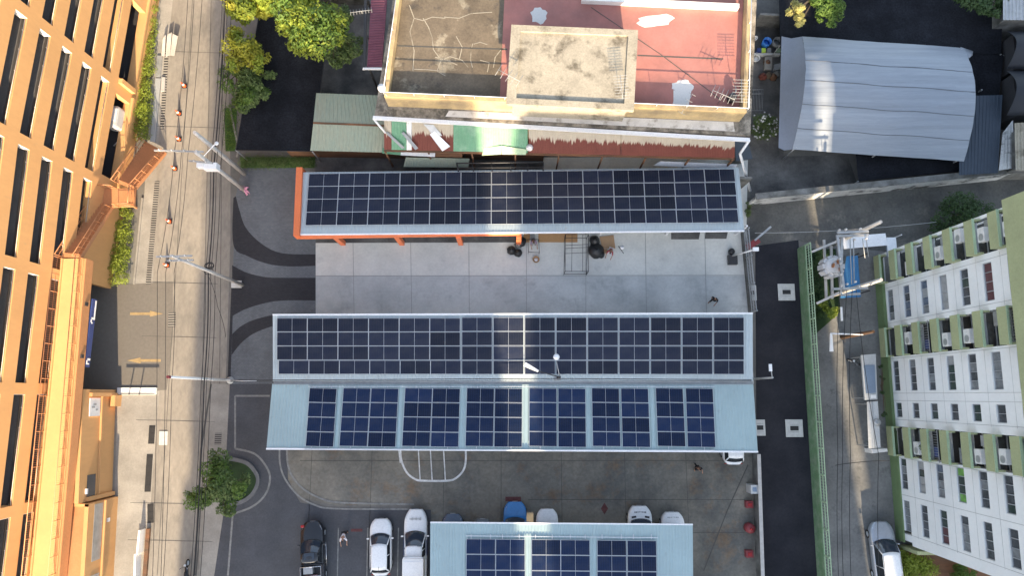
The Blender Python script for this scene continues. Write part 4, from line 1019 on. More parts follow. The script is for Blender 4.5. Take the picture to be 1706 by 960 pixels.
for k in range(NL): 
    for a, b in ((9.0, 5.6), (2.95, -2.0), (-4.9, -10.8)): pj.box((X0-.003, (a+b)/2, ZB+DZ2*k-.62), (.006, a-b, .03))
pj.build('panel_joint', MT['slab_grey'], apt)
rn = random.Random(11)
CUR = ['curtain_a']*5+['curtain_b']*3+['curtain_d', 'curtain_e', 'curtain_f', 'curtain_a']
for bi, (a, b) in enumerate(WB):
    npn = 4 if a-b > 2 else 2
    for k in range(7):
        z0, z1 = ZB+DZ2*k, ZB+DZ2*k+.92; f = MB(); x = X0+.10
        for yy in [a-.03, b+.03]+[a+(b-a)*i/npn for i in range(1, npn)]: f.box((x, yy, (z0+z1)/2), (.06, .04, z1-z0-.002))
        for zz in (z0+.03, z1-.03): f.box((x-.001, (a+b)/2, zz), (.06, a-b-.002, .05))
        fo = f.build('window', MT['frame_white'], apt)
        base = rn.choice(CUR)
        if (bi, k) in ((0, 5), (4, 2)): base = 'curtain_c'
        if (bi, k) == (0, 2): base = 'curtain_d'
        for i in range(npn):
            p0_, p1_ = a+(b-a)*i/npn, a+(b-a)*(i+1)/npn
            m = base if rn.random() < .6 else rn.choice(CUR)
            if (bi, k) == (3, 3): m = 'curtain_g' if i in (0, 3) else 'curtain_e'
            MB().box((x+.04, (p0_+p1_)/2, (z0+z1)/2), (.02, abs(p1_-p0_)-.052, z1-z0-.1)).build('pane', MT[m], fo)
# balconies
for bi, (a, b) in enumerate(BB):
    for k in range(7):
        z0 = .75+DZ2*k; pr = .62; xx = X0-pr
        if bi == 0 and k == 0: pass
        bm = MB()
        bm.box((xx+.06, (a+b)/2, z0+.45), (.12, a-b, .9))
        bm.box((xx+.12+(pr-.125)/2, a-.06, z0+.45), (pr-.125, .12, .895)); bm.box((xx+.12+(pr-.125)/2, b+.06, z0+.45), (pr-.125, .12, .895))
        bm.box((xx+.12+(pr-.125)/2, (a+b)/2, z0+.06), (pr-.125, a-b-.245, .12))
        bo = bm.build('balcony', MT['apt_green'], apt)
        cp = MB(); cp.box((xx+.055, (a+b)/2, z0+.92), (.17, a-b+.04, .045)); cp.build('coping', MT['green_rail'], bo)
        # recess behind
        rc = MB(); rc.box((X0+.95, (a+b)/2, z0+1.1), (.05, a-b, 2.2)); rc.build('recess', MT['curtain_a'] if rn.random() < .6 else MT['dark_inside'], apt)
        t = rn.random()
        if t < .62:    # air conditioner above the parapet
            yy = rn.uniform(b+.6, a-.6); ac = MB(); ac.box((xx+.42, yy, z0+1.30), (.36, .95, .66)); ao = ac.build('air_conditioner', MT['ac_white'], apt)
            q = Vector((xx+.235, yy-.16, z0+1.30)); fm = MB(); n = 14
            fm.add([q+Vector((-.004, .24*math.cos(2*math.pi*i/n), .24*math.sin(2*math.pi*i/n))) for i in range(n)], [tuple(range(n))]); fm.build('fan', MT['galv'], ao)
        if .3 < t < .75:   # sheet or curtain across the opening
            w_ = rn.uniform(.7, 1.1); yy = a-.15-w_/2 if rn.random() < .5 else b+.15+w_/2
            MB().box((X0+.05, yy, z0+1.62), (.04, w_, 1.05)).build('blind', MT[rn.choice(['curtain_f', 'curtain_b', 'ac_white', 'galv'])], apt)
        if t > .8:
            cg = MB()
            for i in range(12): yy = b+.15+(a-b-.3)*i/11; cg.tube([(xx+.05, yy, z0+.95), (xx+.05, yy, z0+2.1)], .014, 4)
            cg.box((xx+.05, (a+b)/2, z0+2.1), (.04, a-b, .04)); cg.build('security_grille', MT['galv'], bo)
            # cloth on the line
            MB().box((xx+.35, rn.uniform(b+.6, a-.6), z0+1.35), (.05, .7, .55)).build('laundry', MT[rn.choice(['sign_blue', 'petal', 'red_paint'])], bo)
fz = MB(); fz.box((X0-.45, (11.6-16)/2+.3, 18.9), (.9, 27.5, 3.4)); fz.build('fascia_band', MT['apt_green'], apt)
cl = MB(); cl.box((X0+1.3, -11.9, 1.5), (2.6, .25, 2.6)); cl.build('ground_floor_beam', MT['apt_green'], apt)
for x, y in ((X0+.25, -11.0), (X0+4.5, -11.2), (X0+9, -11.2)): MB().box((x, y, 1.1), (.5, .5, 2.2)).build('column', MT['apt_white'], apt)
MB().box((X0+6.5, -8.5, 1.2), (11, .2, 2.4)).build('ground_floor_wall', MT['old_cement'], apt)
sp_ = MB().sheet([Vector((X0-.3, -11.8, .022)), Vector((X0+14, -11.8, .022)), Vector((X0+14, -22, .022)), Vector((X0-.3, -22, .022))]).build('garden_soil', MT['rust_wood']); sp_['kind'] = 'structure'
# lean-to kiosk along the block
ks = thing('white_kiosk', 'narrow white lean-to kiosk with a blue tinted roof light against the apartment block', 'kiosk', P(1452, 620, 0))
k0, k1, k2, k3 = P(1435, 592, 2.2), P(1459, 590, 2.2), P(1462, 666, 2.2), P(1441, 667, 2.2)
MB().prism([(q.x, q.y) for q in (k0, k1, k2, k3)], 2.02, 2.2).build('roof', MT['kiosk_white'], ks)
for q in quad_in(k0, k1, k2, k3, .12): MB().box((q.x, q.y, 1.0), (.08, .08, 2.02)).build('post', MT['galv'], ks)
c = [P(1439, 609, 2.22), P(1457, 608, 2.22), P(1459, 655, 2.22), P(1443, 656, 2.22)]
MB().prism([(q.x, q.y) for q in c], 2.203, 2.26).build('roof_light', MT['kiosk_blue'], ks)
c = [P(1451, 658, 2.22), P(1459, 658, 2.22), P(1459, 664, 2.22), P(1451, 664, 2.22)]
MB().prism([(q.x, q.y) for q in c], 2.204, 2.27).build('hatch', MT['white_paint'], ks)
aw2 = thing('white_awning', 'long narrow white awning roof below the white kiosk, a round vent on it', 'awning', P(1455, 705, 0))
k0, k1, k2, k3 = P(1444, 670, 1.9), P(1462, 669, 2.1), P(1467, 746, 2.1), P(1447, 748, 1.9)
MB().ribs(k0, k1, k3, k2, .4, .04).build('roof_sheet', MT['kiosk_white'], aw2, solid=.03)
mb = MB(); rail(mb, P(1452, 670, 2.0), P(1457, 747, 2.0), .06, .06); mb.build('seam', MT['galv'], aw2)
MB().lathe(P(1461, 704, 2.12), [(.28, 0), (.28, .1), (.16, .16), (0, .16)], 16).build('roof_vent', MT['galv'], aw2)
for q in quad_in(k0, k1, k2, k3, .15): MB().box((q.x, q.y, .92), (.08, .08, 1.84)).build('post', MT['galv'], aw2)
mb = MB(); c = PZ([(1452, 749), (1478, 748), (1479, 753), (1453, 756)], 1.2); mb.prism([(q.x, q.y) for q in c], 0, 1.2); o = mb.build('low_wall', MT['white_paint']); lump(o, P(1465, 752)); tag(o, 'short white wall at the lower end of the white awning', 'wall')
# blue sheet roof and stall under the transformer
bs = thing('blue_sheet_roof', 'bright blue sheet roof under the transformer platform', 'roof', P(1418, 460, 0))
MB().ribs(P(1410, 427, 2.3), P(1429, 426, 2.3), P(1400, 497, 2.0), P(1434, 495, 2.0), .35, .03).build('roof_sheet', MT['blue_sheet'], bs, solid=.02)
mb = MB()
for x, y in ((1412, 430), (1427, 430), (1404, 492), (1430, 490)): q = P(x, y, 0); mb.box((q.x, q.y, 1.0), (.07, .07, 2.0))
mb.build('post', MT['dark_steel'], bs)
wc = thing('white_canopy', 'white framed canopy wrapped around the corner above the blue sheet roof', 'canopy', P(1445, 395, 0))
mb = MB(); rail(mb, P(1404, 405, 2.6), P(1476, 399, 2.6), 1.0, .08); rail(mb, P(1484, 396, 2.603), P(1487, 428, 2.603), .75, .08); mb.build('roof_sheet', MT['white_metal'], wc)
mb = MB(); rail(mb, P(1404, 408.5, 2.5), P(1478, 403, 2.5), .5, .06); rail(mb, P(1480, 402, 2.505), P(1483, 428, 2.505), .5, .06); mb.build('blue_lining', MT['kiosk_blue'], wc)
mb = MB()
for x, y in ((1408, 407), (1476, 402), (1484, 425)): q = P(x, y, 0); mb.box((q.x, q.y, 1.25), (.08, .08, 2.5))
mb.build('post', MT['white_metal'], wc)

# ---- green fence between the two alleys
gf = thing('green_wall_fence', 'long green boundary wall with pale green rails beside the black alley', 'fence', P(1345, 680, 0))
a, b = P(1328, 415, 0), P(1364, 1010, 0); d = (b-a).normalized(); n = Vector((-d.y, d.x, 0)); n = n if n.x > 0 else -n
mb = MB(); A = [a, b, b+n*.16, a+n*.16]; mb.hexa(A, [q+Vector((0, 0, 1.5)) for q in A]); mb.build('wall', MT['green_fence'], gf)
mb = MB()
for zz, of in ((1.52, .0), (1.95, .05), (2.3, .1)): rail(mb, a+n*(.08+of)+Vector((0, 0, zz)), b+n*(.08+of)+Vector((0, 0, zz)), .07, .06)
mb.build('rail', MT['green_rail'], gf)
L_ = (b-a).length; N_ = int(L_/2.0)
for i in range(N_+1):
    q = a.lerp(b, i/N_)+n*.13; MB().box((q.x, q.y, 1.2), (.13, .13, 2.4), math.atan2(d.y, d.x)).build('post', MT['green_rail'], gf)
mb = MB()
for i in range(N_*9): q = a.lerp(b, i/(N_*9))+n*.2; mb.tube([q+Vector((0, 0, 1.4)), q+Vector((0, 0, 2.32))], .018, 4, cap=False)
mb.build('bars', MT['green_rail'], gf)
# yard's east edge: low wall with a steel fence
yf = thing('steel_fence', 'grey steel bar fence on the east edge of the bright yard', 'fence', P(1240, 455, 0))
a, b = P(1236, 388, 0), P(1249, 522, 0); d = (b-a).normalized(); n = Vector((-d.y, d.x, 0))
mb = MB(); A = [a-n*.12, b-n*.12, b+n*.12, a+n*.12]; mb.hexa(A, [q+Vector((0, 0, .5)) for q in A]); mb.build('plinth', MT['wall_cement'], yf)
mb = MB()
for of, zz in ((0, .55), (0, 1.1), (0, 1.7)): rail(mb, a+Vector((0, 0, zz)), b+Vector((0, 0, zz)), .06, .06)
mb.build('rail', MT['galv'], yf)
mb = MB()
for i in range(60): q = a.lerp(b, i/59); mb.tube([q+Vector((0, 0, .5)), q+Vector((0, 0, 1.8))], .015, 4, cap=False)
mb.build('bars', MT['galv'], yf)
for i in range(4): q = a.lerp(b, i/3); MB().box((q.x, q.y, .95), (.1, .1, 1.9)).build('post', MT['galv'], yf)
cw = thing('car_park_wall', 'grey boundary wall between the car park and the black alley', 'wall', P(1254, 860, 0))
a, b = P(1255, 755, 0), P(1263, 1010, 0); d = (b-a).normalized(); n = Vector((-d.y, d.x, 0))
mb = MB(); A = [a-n*.1, b-n*.1, b+n*.1, a+n*.1]; mb.hexa(A, [q+Vector((0, 0, 1.3)) for q in A]); mb.build('wall', MT['wall_cement'], cw)
mb = MB(); A = [q+Vector((0, 0, 1.303)) for q in (a-n*.14, b-n*.14, b+n*.14, a+n*.14)]; mb.hexa(A, [q+Vector((0, 0, .06)) for q in A]); mb.build('coping', MT['pole_concrete'], cw)
gp = thing('red_gate', 'short red and white barrier at the corner of the lane', 'barrier', P(1255, 405, 0))
mb = MB(); a, b = P(1244, 413, .5), P(1264, 400, .5); rail(mb, a, b, .5, .12); mb.build('red_board', MT['red_paint'], gp)
mb = MB(); rail(mb, P(1257, 401, .8), P(1284, 378, .8), .16, .1); mb.build('pole', MT['galv'], gp)
for q in (a, b): MB().box((q.x, q.y, .25), (.1, .1, .5)).build('leg', MT['dark_steel'], gp)

# ================================================================ POLES AND WIRES
def vpole(name, label, base, h, r0=.17, r1=.10, m='pole_concrete', cat='utility pole'):
    t = thing(name, label, cat, base); b = Vector(base)
    MB().tube([b, b+Vector((0, 0, h))], [r0, r1], 10).build('pole', MT[m], t); return t
def insul(mb, q, h=.25, r=.07): mb.lathe(q, [(.03, 0), (r, .04), (r*.7, h*.5), (r, h*.6), (.03, h)], 8)
def crossarm(t, c, d, L_, n=3, th=.11):
    d = Vector(d).normalized(); a, b = c-d*L_/2, c+d*L_/2; mb = MB(); rail(mb, a, b, th, th); mb.build('crossarm', MT['galv'], t)
    for i in range(n):
        q = a.lerp(b, (i+.5)/n if n > 1 else .5)+Vector((0, 0, th)); ii = MB(); insul(ii, q); ii.build('insulator', MT['porcelain'], t)
def tall_from(px0, px1):      # pole height from its foot and head in the survey
    a = P(*px0); d = ray(*px1); s = math.hypot(a.x, a.y)/math.hypot(d.x, d.y); return a, H+d.z*s
b1_, h1 = tall_from((408, 290), (319, 226)); t1 = vpole('utility_pole', 'plain bare concrete utility pole north of the crossarm pole on the left road', b1_, h1, .2, .14)
b2_, h2 = tall_from((411, 319), (318, 262)); t2 = vpole('utility_pole', 'concrete utility pole with crossarm, brackets and pink bow at its foot', b2_, h2, .2, .13)
c = b2_+Vector((0, 0, h2-.3)); crossarm(t2, c+Vector((-1.3, .15, 0)), (1, -.03, 0), 3.6, 4); crossarm(t2, c+Vector((-.3, -.2, -1.4)), (1, -.1, 0), 1.8, 2)
mb = MB(); mb.box(c+Vector((.2, -.35, -2.1)), (1.0, .5, .7)); mb.box(c+Vector((-.5, -.3, -1.9)), (.5, .4, .5)); mb.build('switch_box', MT['white_metal'], t2)
mb = MB(); mb.tube([c+Vector((0, 0, -.9)), c+Vector((.9, .9, -.7)), c+Vector((1.1, 1.0, -.72))], .04, 6); mb.lathe(c+Vector((1.0, 1.05, -.85)), [(.02, .12), (.16, .05), (.16, 0), (0, 0)], 8); mb.build('street_lamp_arm', MT['white_metal'], t2)
pb = thing('ribbon_bow', 'pink ribbon bow tied at the foot of the crossarm pole', 'ribbon', b2_+Vector((.25, -.1, 0))); q = b2_+Vector((.2, -.15, .8)); mb = MB(); rn = random.Random(5)
for i in range(10):
    e = q+Vector((rn.uniform(-.4, .4), rn.uniform(-.4, .4), rn.uniform(-.3, .3))); mb.tube([q, (q+e)/2+Vector((0, .1, .15)), e], [.05, .09, .03], 5)
mb.build('bow', MT['petal_pink'], pb)
b3_, h3 = tall_from((404, 475), (272, 454)); t3 = vpole('utility_pole', 'slender utility pole with insulator crossarm beside the entry apron', b3_, h3, .15, .09)
c = b3_+Vector((0, 0, h3-.3)); crossarm(t3, c+Vector((.1, 0, 0)), (1, .03, 0), 2.4, 3); crossarm(t3, c+Vector((.2, -.15, -.7)), (1, .03, 0), 1.8, 3)
mb = MB(); mb.prism([(q.x, q.y) for q in PZ([(386, 468), (403, 468), (403, 480), (386, 480)], 0)], .016, .12); mb.build('footing', MT['cover_concrete'], t3)
b4_, h4 = tall_from((384, 634), (283, 629)); t4 = vpole('utility_pole', 'slim white utility pole with a red top near the carport corner', b4_, h4, .12, .08, 'white_paint')
MB().tube([b4_+Vector((0, 0, h4)), b4_+Vector((0, 0, h4+.35))], .10, 8).build('red_cap', MT['red_paint'], t4)
mb = MB(); q = b4_+Vector((.1, 0, 1.3)); mb.tube([q, q+Vector((2.6, -.1, .3))], .05, 6); mb.build('arm', MT['white_metal'], t4); mb = MB(); mb.lathe(b4_+Vector((0, 0, .016)), [(.3, 0), (.3, .1), (.12, .3), (.12, .6)], 10); mb.build('base_drum', MT['kiosk_white'], t4)
# lamp post in the roof valley
bl = P(924, 632, 0); lp = thing('double_lamp_post', 'lamp post with two arms rising out of the roof valley', 'street lamp', bl)
hl = 6.6; MB().tube([bl, bl+Vector((0, 0, hl))], [.11, .08], 10).build('pole', MT['dark_steel'], lp)
a = bl+Vector((0, 0, hl-.2)); e = P(897, 619, hl+.1); f = P(874, 607, hl+.15)
MB().tube([a, e], .04, 6).build('arm', MT['dark_steel'], lp)
d = (f-e).normalized(); n = Vector((-d.y, d.x, 0)); mb = MB(); w_ = .17
mb.hexa([e-n*.09, f-n*w_, f+n*w_, e+n*.09], [q+Vector((0, 0, .12)) for q in (e-n*.08, f-n*w_*.9, f+n*w_*.9, e+n*.08)]); mb.build('lamp_head', MT['white_paint'], lp, bevel=.03)
e2 = P(927, 602, hl+.2); MB().tube([a, e2], .03, 6).build('arm', MT['galv'], lp); mb = MB(); mb.lathe(e2+Vector((0, .3, -.05)), [(.05, -.0), (.22, .02), (.24, .1), (.1, .18), (0, .2)], 12); mb.build('lamp_head', MT['lamp_lens'], lp)
cb_ = MB(); cb_.box(bl+Vector((0, 0, 3.9)), (.5, .35, .35)); cb_.build('bracket_box', MT['galv'], lp)
# right side lamp pole beside the carport
b5 = P(1252, 632, 0); t5 = vpole('lamp_pole', 'grey lamp pole leaning its light over the black alley', b5, 4.9, .1, .07, 'galv', 'street lamp')
mb = MB(); q = b5+Vector((0, 0, 4.8)); mb.tube([q, q+Vector((-.1, .55, .15))], .04, 6); mb.build('arm', MT['galv'], t5); MB().box(q+Vector((-.15, .75, .15)), (.22, .55, .12)).build('lamp_head', MT['white_metal'], t5)
b6 = P(1216, 432, 0); t6 = thing('flood_light_mast', 'white flood light mast on a grey block in the bright yard', 'lamp', b6)
MB().box(b6+Vector((.15, -.1, .22)), (.75, .8, .42)).build('block', MT['dark_steel'], t6); MB().tube([b6+Vector((.1, .2, .4)), b6+Vector((.9, .1, 3.6))], .06, 8).build('mast', MT['white_paint'], t6); MB().box(b6+Vector((.95, .1, 3.7)), (.45, .3, .2)).build('lamp_head', MT['white_metal'], t6)
MB().lathe(b6+Vector((.1, .62, .016)), [(.25, 0), (.27, .3), (.2, .42), (0, .44)], 12).build('bucket', MT['black_plastic'], t6)
# transformer structure
trb = [P(1386, 500, 0), P(1470, 470, 0)]
ta, hta = tall_from((1378, 500), (1392, 490)); 
tr = thing('transformer_platform', 'utility pole platform with crossarms carrying the pale transformer', 'transformer', P(1395, 455, 0))
pA, pB = P(1386, 492, 0), P(1386, 408, 0)
hA_ = 8.2
for q in (pA, pB): MB().tube([q, q+Vector((0, 0, hA_))], [.19, .13], 10).build('pole', MT['pole_concrete'], tr)
def hx(x, y, z): return P(x, y, z)
for (x0, y0_, x1, y1_, z) in ((1388, 482, 1445, 480, 7.6), (1400, 492, 1432, 490, 6.4), (1394, 388, 1446, 386, 8.0), (1394, 394, 1446, 392, 7.0), (1394, 392, 1405, 482, 7.8), (1402, 392, 1400, 484, 6.9), (1372, 400, 1376, 498, 4.6), (1384, 410, 1386, 498, 4.6), (1352, 420, 1400, 400, 4.9), (1360, 506, 1402, 486, 5.0)):
    mb = MB(); rail(mb, hx(x0, y0_, z), hx(x1, y1_, z), .17, .14); mb.build('beam', MT['galv'] if z > 5 else MT['pole_concrete'], tr)
for x, y, z in ((1397, 384, 8.1), (1408, 383, 8.1), (1432, 382, 8.1), (1422, 400, 7.1), (1442, 398, 7.1), (1398, 432, 7.9), (1399, 440, 7.9), (1400, 458, 7.9), (1401, 476, 7.9), (1410, 474, 7.7), (1424, 470, 7.7), (1430, 478, 7.7), (1450, 474, 7.7)):
    ii = MB(); insul(ii, hx(x, y, z), .3, .09); ii.build('insulator', MT['porcelain'], tr)
mb = MB()
for x0, y0_, z0, x1, y1_, z1 in ((1416, 398, 7.1, 1419, 474, 7.7), (1422, 398, 7.1, 1423, 472, 7.7), (1437, 398, 7.1, 1441, 430, 6.8), (1443, 398, 7.1, 1447, 428, 6.8), (1398, 430, 7.9, 1386, 440, 6.6), (1400, 456, 7.9, 1388, 455, 6.6)):
    mb.tube([hx(x0, y0_, z0), hx(x1, y1_, z1)], .035, 5)
mb.build('conductor', MT['wire_pale'], tr)
q = hx(1381, 447, 5.0); q = Vector((q.x, q.y, 4.75)); mb = MB(); mb.lathe(q, [(.62, 0), (.68, .1), (.68, 1.2), (.58, 1.32), (0, 1.36)], 14)
tk = mb.build('transformer_tank', MT['porcelain'], tr)
mb = MB(); rn = random.Random(2)
for i in range(10):
    a = 2*math.pi*i/10; c = q+Vector((.74*math.cos(a), .74*math.sin(a), .2)); mb.box(c+Vector((0, 0, .42)), (.22, .36, .95), a)
mb.build('cooling_fin', MT['porcelain'], tk)
mb = MB()
for i in range(6):
    c = q+Vector((rn.uniform(-.25, .35), -.35+.14*i, 1.33)); insul(mb, c, .38, .1)
mb.build('bushing', MT['copper'], tk)
# dark roadside pole with two white lamp arms
b7, h7 = P(1403, 562, 0), 7.0
t7 = thing('street_lamp', 'dark street lamp pole with a white angled arm over the back alley', 'street lamp', b7)
MB().tube([b7, b7+Vector((0, 0, 2.0)), b7+Vector((0, 0, h7*.75))], [.2, .17, .12], 10).build('pole', plain('pole_rust', (.10, .055, .03), .7), t7)
a = b7+Vector((-.1, -.1, 3.8)); e = P(1384, 556, 4.1); f = P(1385, 586, 4.1)
MB().tube([a, e], .06, 6).build('arm', MT['white_metal'], t7)
mb = MB(); mb.hexa([e+Vector((-.07, 0, 0)), f+Vector((-.15, 0, 0)), f+Vector((.15, 0, 0)), e+Vector((.07, 0, 0))], [e+Vector((-.07, 0, .12)), f+Vector((-.13, 0, .1)), f+Vector((.13, 0, .1)), e+Vector((.07, 0, .12))]); mb.build('lamp_head', MT['white_paint'], t7)
mb = MB(); rail(mb, P(1401, 512, 4.4), P(1402, 535, 4.4), .14, .1); mb.build('fuse_tube', MT['white_paint'], t7)
# wires
def wire(label, pts, r=.018, sag=.25, m='wire', name='power_line'):
    pa = []
    for (p, q) in zip(pts[:-1], pts[1:]):
        for i in range(12):
            t = i/12; pa.append(p.lerp(q, t)+Vector((0, 0, -sag*4*t*(1-t))))
    pa.append(pts[-1]); mb = MB(); mb.tube(pa, r, 5); o = mb.build(name, MT[m]); lump(o, pts[0]); return tag(o, label, 'power line')
def wl_(label, px, z, **k): return wire(label, [P(x, y, z) for x, y in px], **k)
wl_('leftmost overhead wire above the left road, past the crossarm ends', [(316, -60), (290, 262), (262, 454), (252, 1020)], 9.6)
wl_('second overhead wire from the left above the road', [(326, -60), (302, 258), (276, 454), (266, 1020)], 9.5)
wl_('third overhead wire from the left above the road, through the crossarm pole', [(340, -60), (313, 258), (290, 455), (286, 640), (268, 1020)], 9.4)
for i, (lb, dx, zz) in enumerate((('thick black cable bundle above the middle of the left road', 0, 6.0), ('thin black cable left of the thick bundle', -5, 6.2), ('thin black cable right of the thick bundle', 4, 6.2), ('right hand black cable close to the road edge poles', 11, 5.6))):
    wl_(lb, [(378+dx, -60), (356+dx, 280), (347+dx, 456), (340+dx, 640), (318+dx, 1020)], zz, r=.045 if i == 0 else .022)
wl_('sagging slack cable from the bundle to the pavement edge', [(348, 462), (362, 510), (376, 562)], 5.5, r=.018)
wl_('cable running along the roof valley from the white pole', [(384, 634), (924, 631), (1252, 633)], 4.3, r=.035, sag=.15)
wl_('second cable along the roof valley', [(384, 636), (924, 634), (1252, 635)], 4.25, r=.025, sag=.2)
for lb, x0, x1, zz in (('left wire above the right back alley', 1399, 1392, 7.5), ('second wire above the right back alley', 1411, 1400, 7.4), ('third wire above the right back alley', 1420, 1413, 7.3), ('right wire above the right back alley', 1426, 1460, 6.5)):
    wl_(lb, [(x0, 480), (x1+4, 760), (x1+8, 1020)], zz, r=.022, sag=.3)
wl_('pale wire crossing the lane to the transformer crossarm', [(1258, 388), (1398, 384), (1560, 370)], 6.5, m='wire_pale')
wl_('short black wire across the alley to the apartment corner', [(1392, 776), (1440, 770), (1482, 768)], 4., r=.025)
cl_ = MB(); rn = random.Random(9)
for i in range(5):
    q = P(346+rn.uniform(-6, 5), 452+rn.uniform(-10, 12), 6.0); n = 12; rr = rn.uniform(.18, .4)
    cl_.tube([q+Vector((rr*math.cos(2*math.pi*k/n), rr*.8*math.sin(2*math.pi*k/n), .05*k/n)) for k in range(n+1)], .03, 5)
o = cl_.build('cable_coil', MT['wire']); lump(o, P(346, 455, 6)); tag(o, 'black cable coils hanging in the bundle over the left road', 'cable')

# ================================================================ STREET FURNITURE
def cone_at(px, py, label):
    b = P(px, py, .008); t = thing('traffic_cone', label, 'traffic cone', b, group='traffic cones on the left road')
    MB().box(b+Vector((0, 0, .03)), (.42, .42, .05)).build('base', MT['black_rubber'], t)
    MB().lathe(b+Vector((0, 0, .055)), [(.165, 0), (.12, .26)], 14).build('body', MT['cone_orange'], t); MB().lathe(b+Vector((0, 0, .055)), [(.12, .26), (.085, .44)], 14).build('stripe', MT['cone_white'], t); MB().lathe(b+Vector((0, 0, .055)), [(.085, .44), (.035, .72), (.02, .73)], 14).build('tip', MT['cone_orange'], t)
for (x, y), lb in zip(((308, 143), (299, 189), (299, 232), (292, 281), (283, 369), (279, 442)), ('northernmost traffic cone on the sunlit road, beside the white planks', 'second traffic cone from the top of the sunlit road', 'traffic cone above the foot of the fire stair', 'traffic cone left of the crossarm pole brackets', 'traffic cone beside the dark drain grating, between the poles', 'southernmost traffic cone, by the forecourt corner')): cone_at(x, y, lb)
mb = MB(); 
def grate(label, a, b, w, n, m='grate_dark'):
    a, b = P(*a), P(*b); t = thing('drain_grating', label, 'drain cover', a); d = (b-a).normalized(); nn = Vector((-d.y, d.x, 0)); L_ = (b-a).length
    z = Vector((0, 0, .024)); f = MB(); f.hexa([q+Vector((0, 0, .012)) for q in (a-nn*w/2, b-nn*w/2, b+nn*w/2, a+nn*w/2)], [q+z for q in (a-nn*w/2, b-nn*w/2, b+nn*w/2, a+nn*w/2)]); f.build('channel', MT['grate_dark'], t)
    br = MB()
    for i in range(n): q = a.lerp(b, (i+.5)/n); br.box(q+Vector((0, 0, .03)), (w, L_/n*.45, .012), math.atan2(d.y, d.x)-math.pi/2)
    br.build('bars', MT['sidewalk'] if m != 'solid' else MT['grate_dark'], t)
grate('long drain grating at the road edge north of the forecourt', (262, 302), (247, 474), .42, 44)
grate('short drain grating beside the fire stair and white planks', (278, 85), (270, 215), .36, 30)
grate('dark square drain cover on the pavement below the forecourt', (254, 709), (252, 740), .5, 3, 'solid'); grate('long dark drain cover on the pavement beside the orange annex', (250, 757), (246, 820), .5, 4, 'solid'); grate('dark drain cover with curved end lower on the pavement', (251, 840), (251, 872), .5, 3, 'solid')
mb = MB(); mb.prism([(q.x, q.y) for q in PZ([(266, 719), (280, 719), (279, 742), (265, 742)], 0)], .012, .05); o = mb.build('manhole_cover', MT['cover_concrete']); lump(o, P(272, 730)); tag(o, 'square pale concrete cover on the left road edge', 'manhole cover')
def cover(label, px, py, s=1.42, cut=1.):
    b = P(px, py, .013); t = thing('inspection_cover', label, 'inspection cover', b); w2 = s*cut
    MB().box(b+Vector((0, 0, .03)), (w2, s, .06)).build('slab', MT['cover_concrete'], t, bevel=.02)
    MB().box(b+Vector((0, 0, .065)), (min(.68, w2*.6), .36, .02)).build('opening', MT['grate_dark'], t)
    for sg in (-1, 1):
        f = MB()
        for i in range(4): f.box(b+Vector((-.21+.14*i, sg*.42, .066)), (.09, .05, .012))
        f.build('slot', MT['slab_grey'], t)
        MB().box(b+Vector((0, sg*.3, .064)), (min(.72, w2*.66), .03, .012)).build('lip', MT['joint'], t)
cover('upper right square concrete inspection cover on the black alley', 1310, 487); cover('upper left concrete inspection cover at the fence side of the black alley', 1252, 488, 1.3, .62); cover('lower right square concrete inspection cover on the black alley', 1323, 714); cover('lower left concrete inspection cover beside the carport corner', 1266, 713, 1.3, .66)
grate('stepped yellow grey cover stones at the road centre by the forecourt', (287, 521), (286, 545), .6, 6); grate('perforated cover stones on the pavement near the traffic island', (364, 722), (363, 741), .55, 6)
# white barrier by the annex
wb_ = thing('white_barrier', 'low white and brown barrier wall on the pavement, bottom left', 'barrier', P(238, 930, 0)); a, m_, b = P(240, 881, 0), P(236, 920, 0), P(231, 1000, 0)
for p_, q_ in ((a, m_), (m_+Vector((-.15, 0, 0)), b)):
    mb = MB(); A = [p_, q_, q_+Vector((.16, 0, 0)), p_+Vector((.16, 0, 0))]; mb.hexa(A, [v+Vector((0, 0, .9)) for v in A]); mb.build('panel', MT['white_paint'], wb_)
mb = MB(); rail(mb, a+Vector((.42, 0, 0)), b+Vector((.42, 0, 0)), .3, .25); mb.build('plinth', MT['rust_wood'], wb_)
# forecourt boom / kerb line at annex
bm = thing('boom_gate', 'dark and white boom gate across the forecourt edge by the annex', 'barrier', P(230, 655, 0)); mb = MB(); rail(mb, P(202, 656, .9), P(258, 656, .9), .09, .09); mb.build('boom', MT['dark_steel'], bm); mb = MB(); rail(mb, P(196, 652, .012), P(262, 652, .012), .55, .1); mb.build('threshold', MT['white_paint'], bm); q = P(199, 668, 0); MB().box(q+Vector((0, 0, .5)), (.35, .9, 1.)).build('cabinet', MT['orange_wall'], bm)
for x in (215, 232): MB().tube([P(x, 657, .1), P(x, 657, .95)], .05, 6).build('post', MT['dark_steel'], bm)
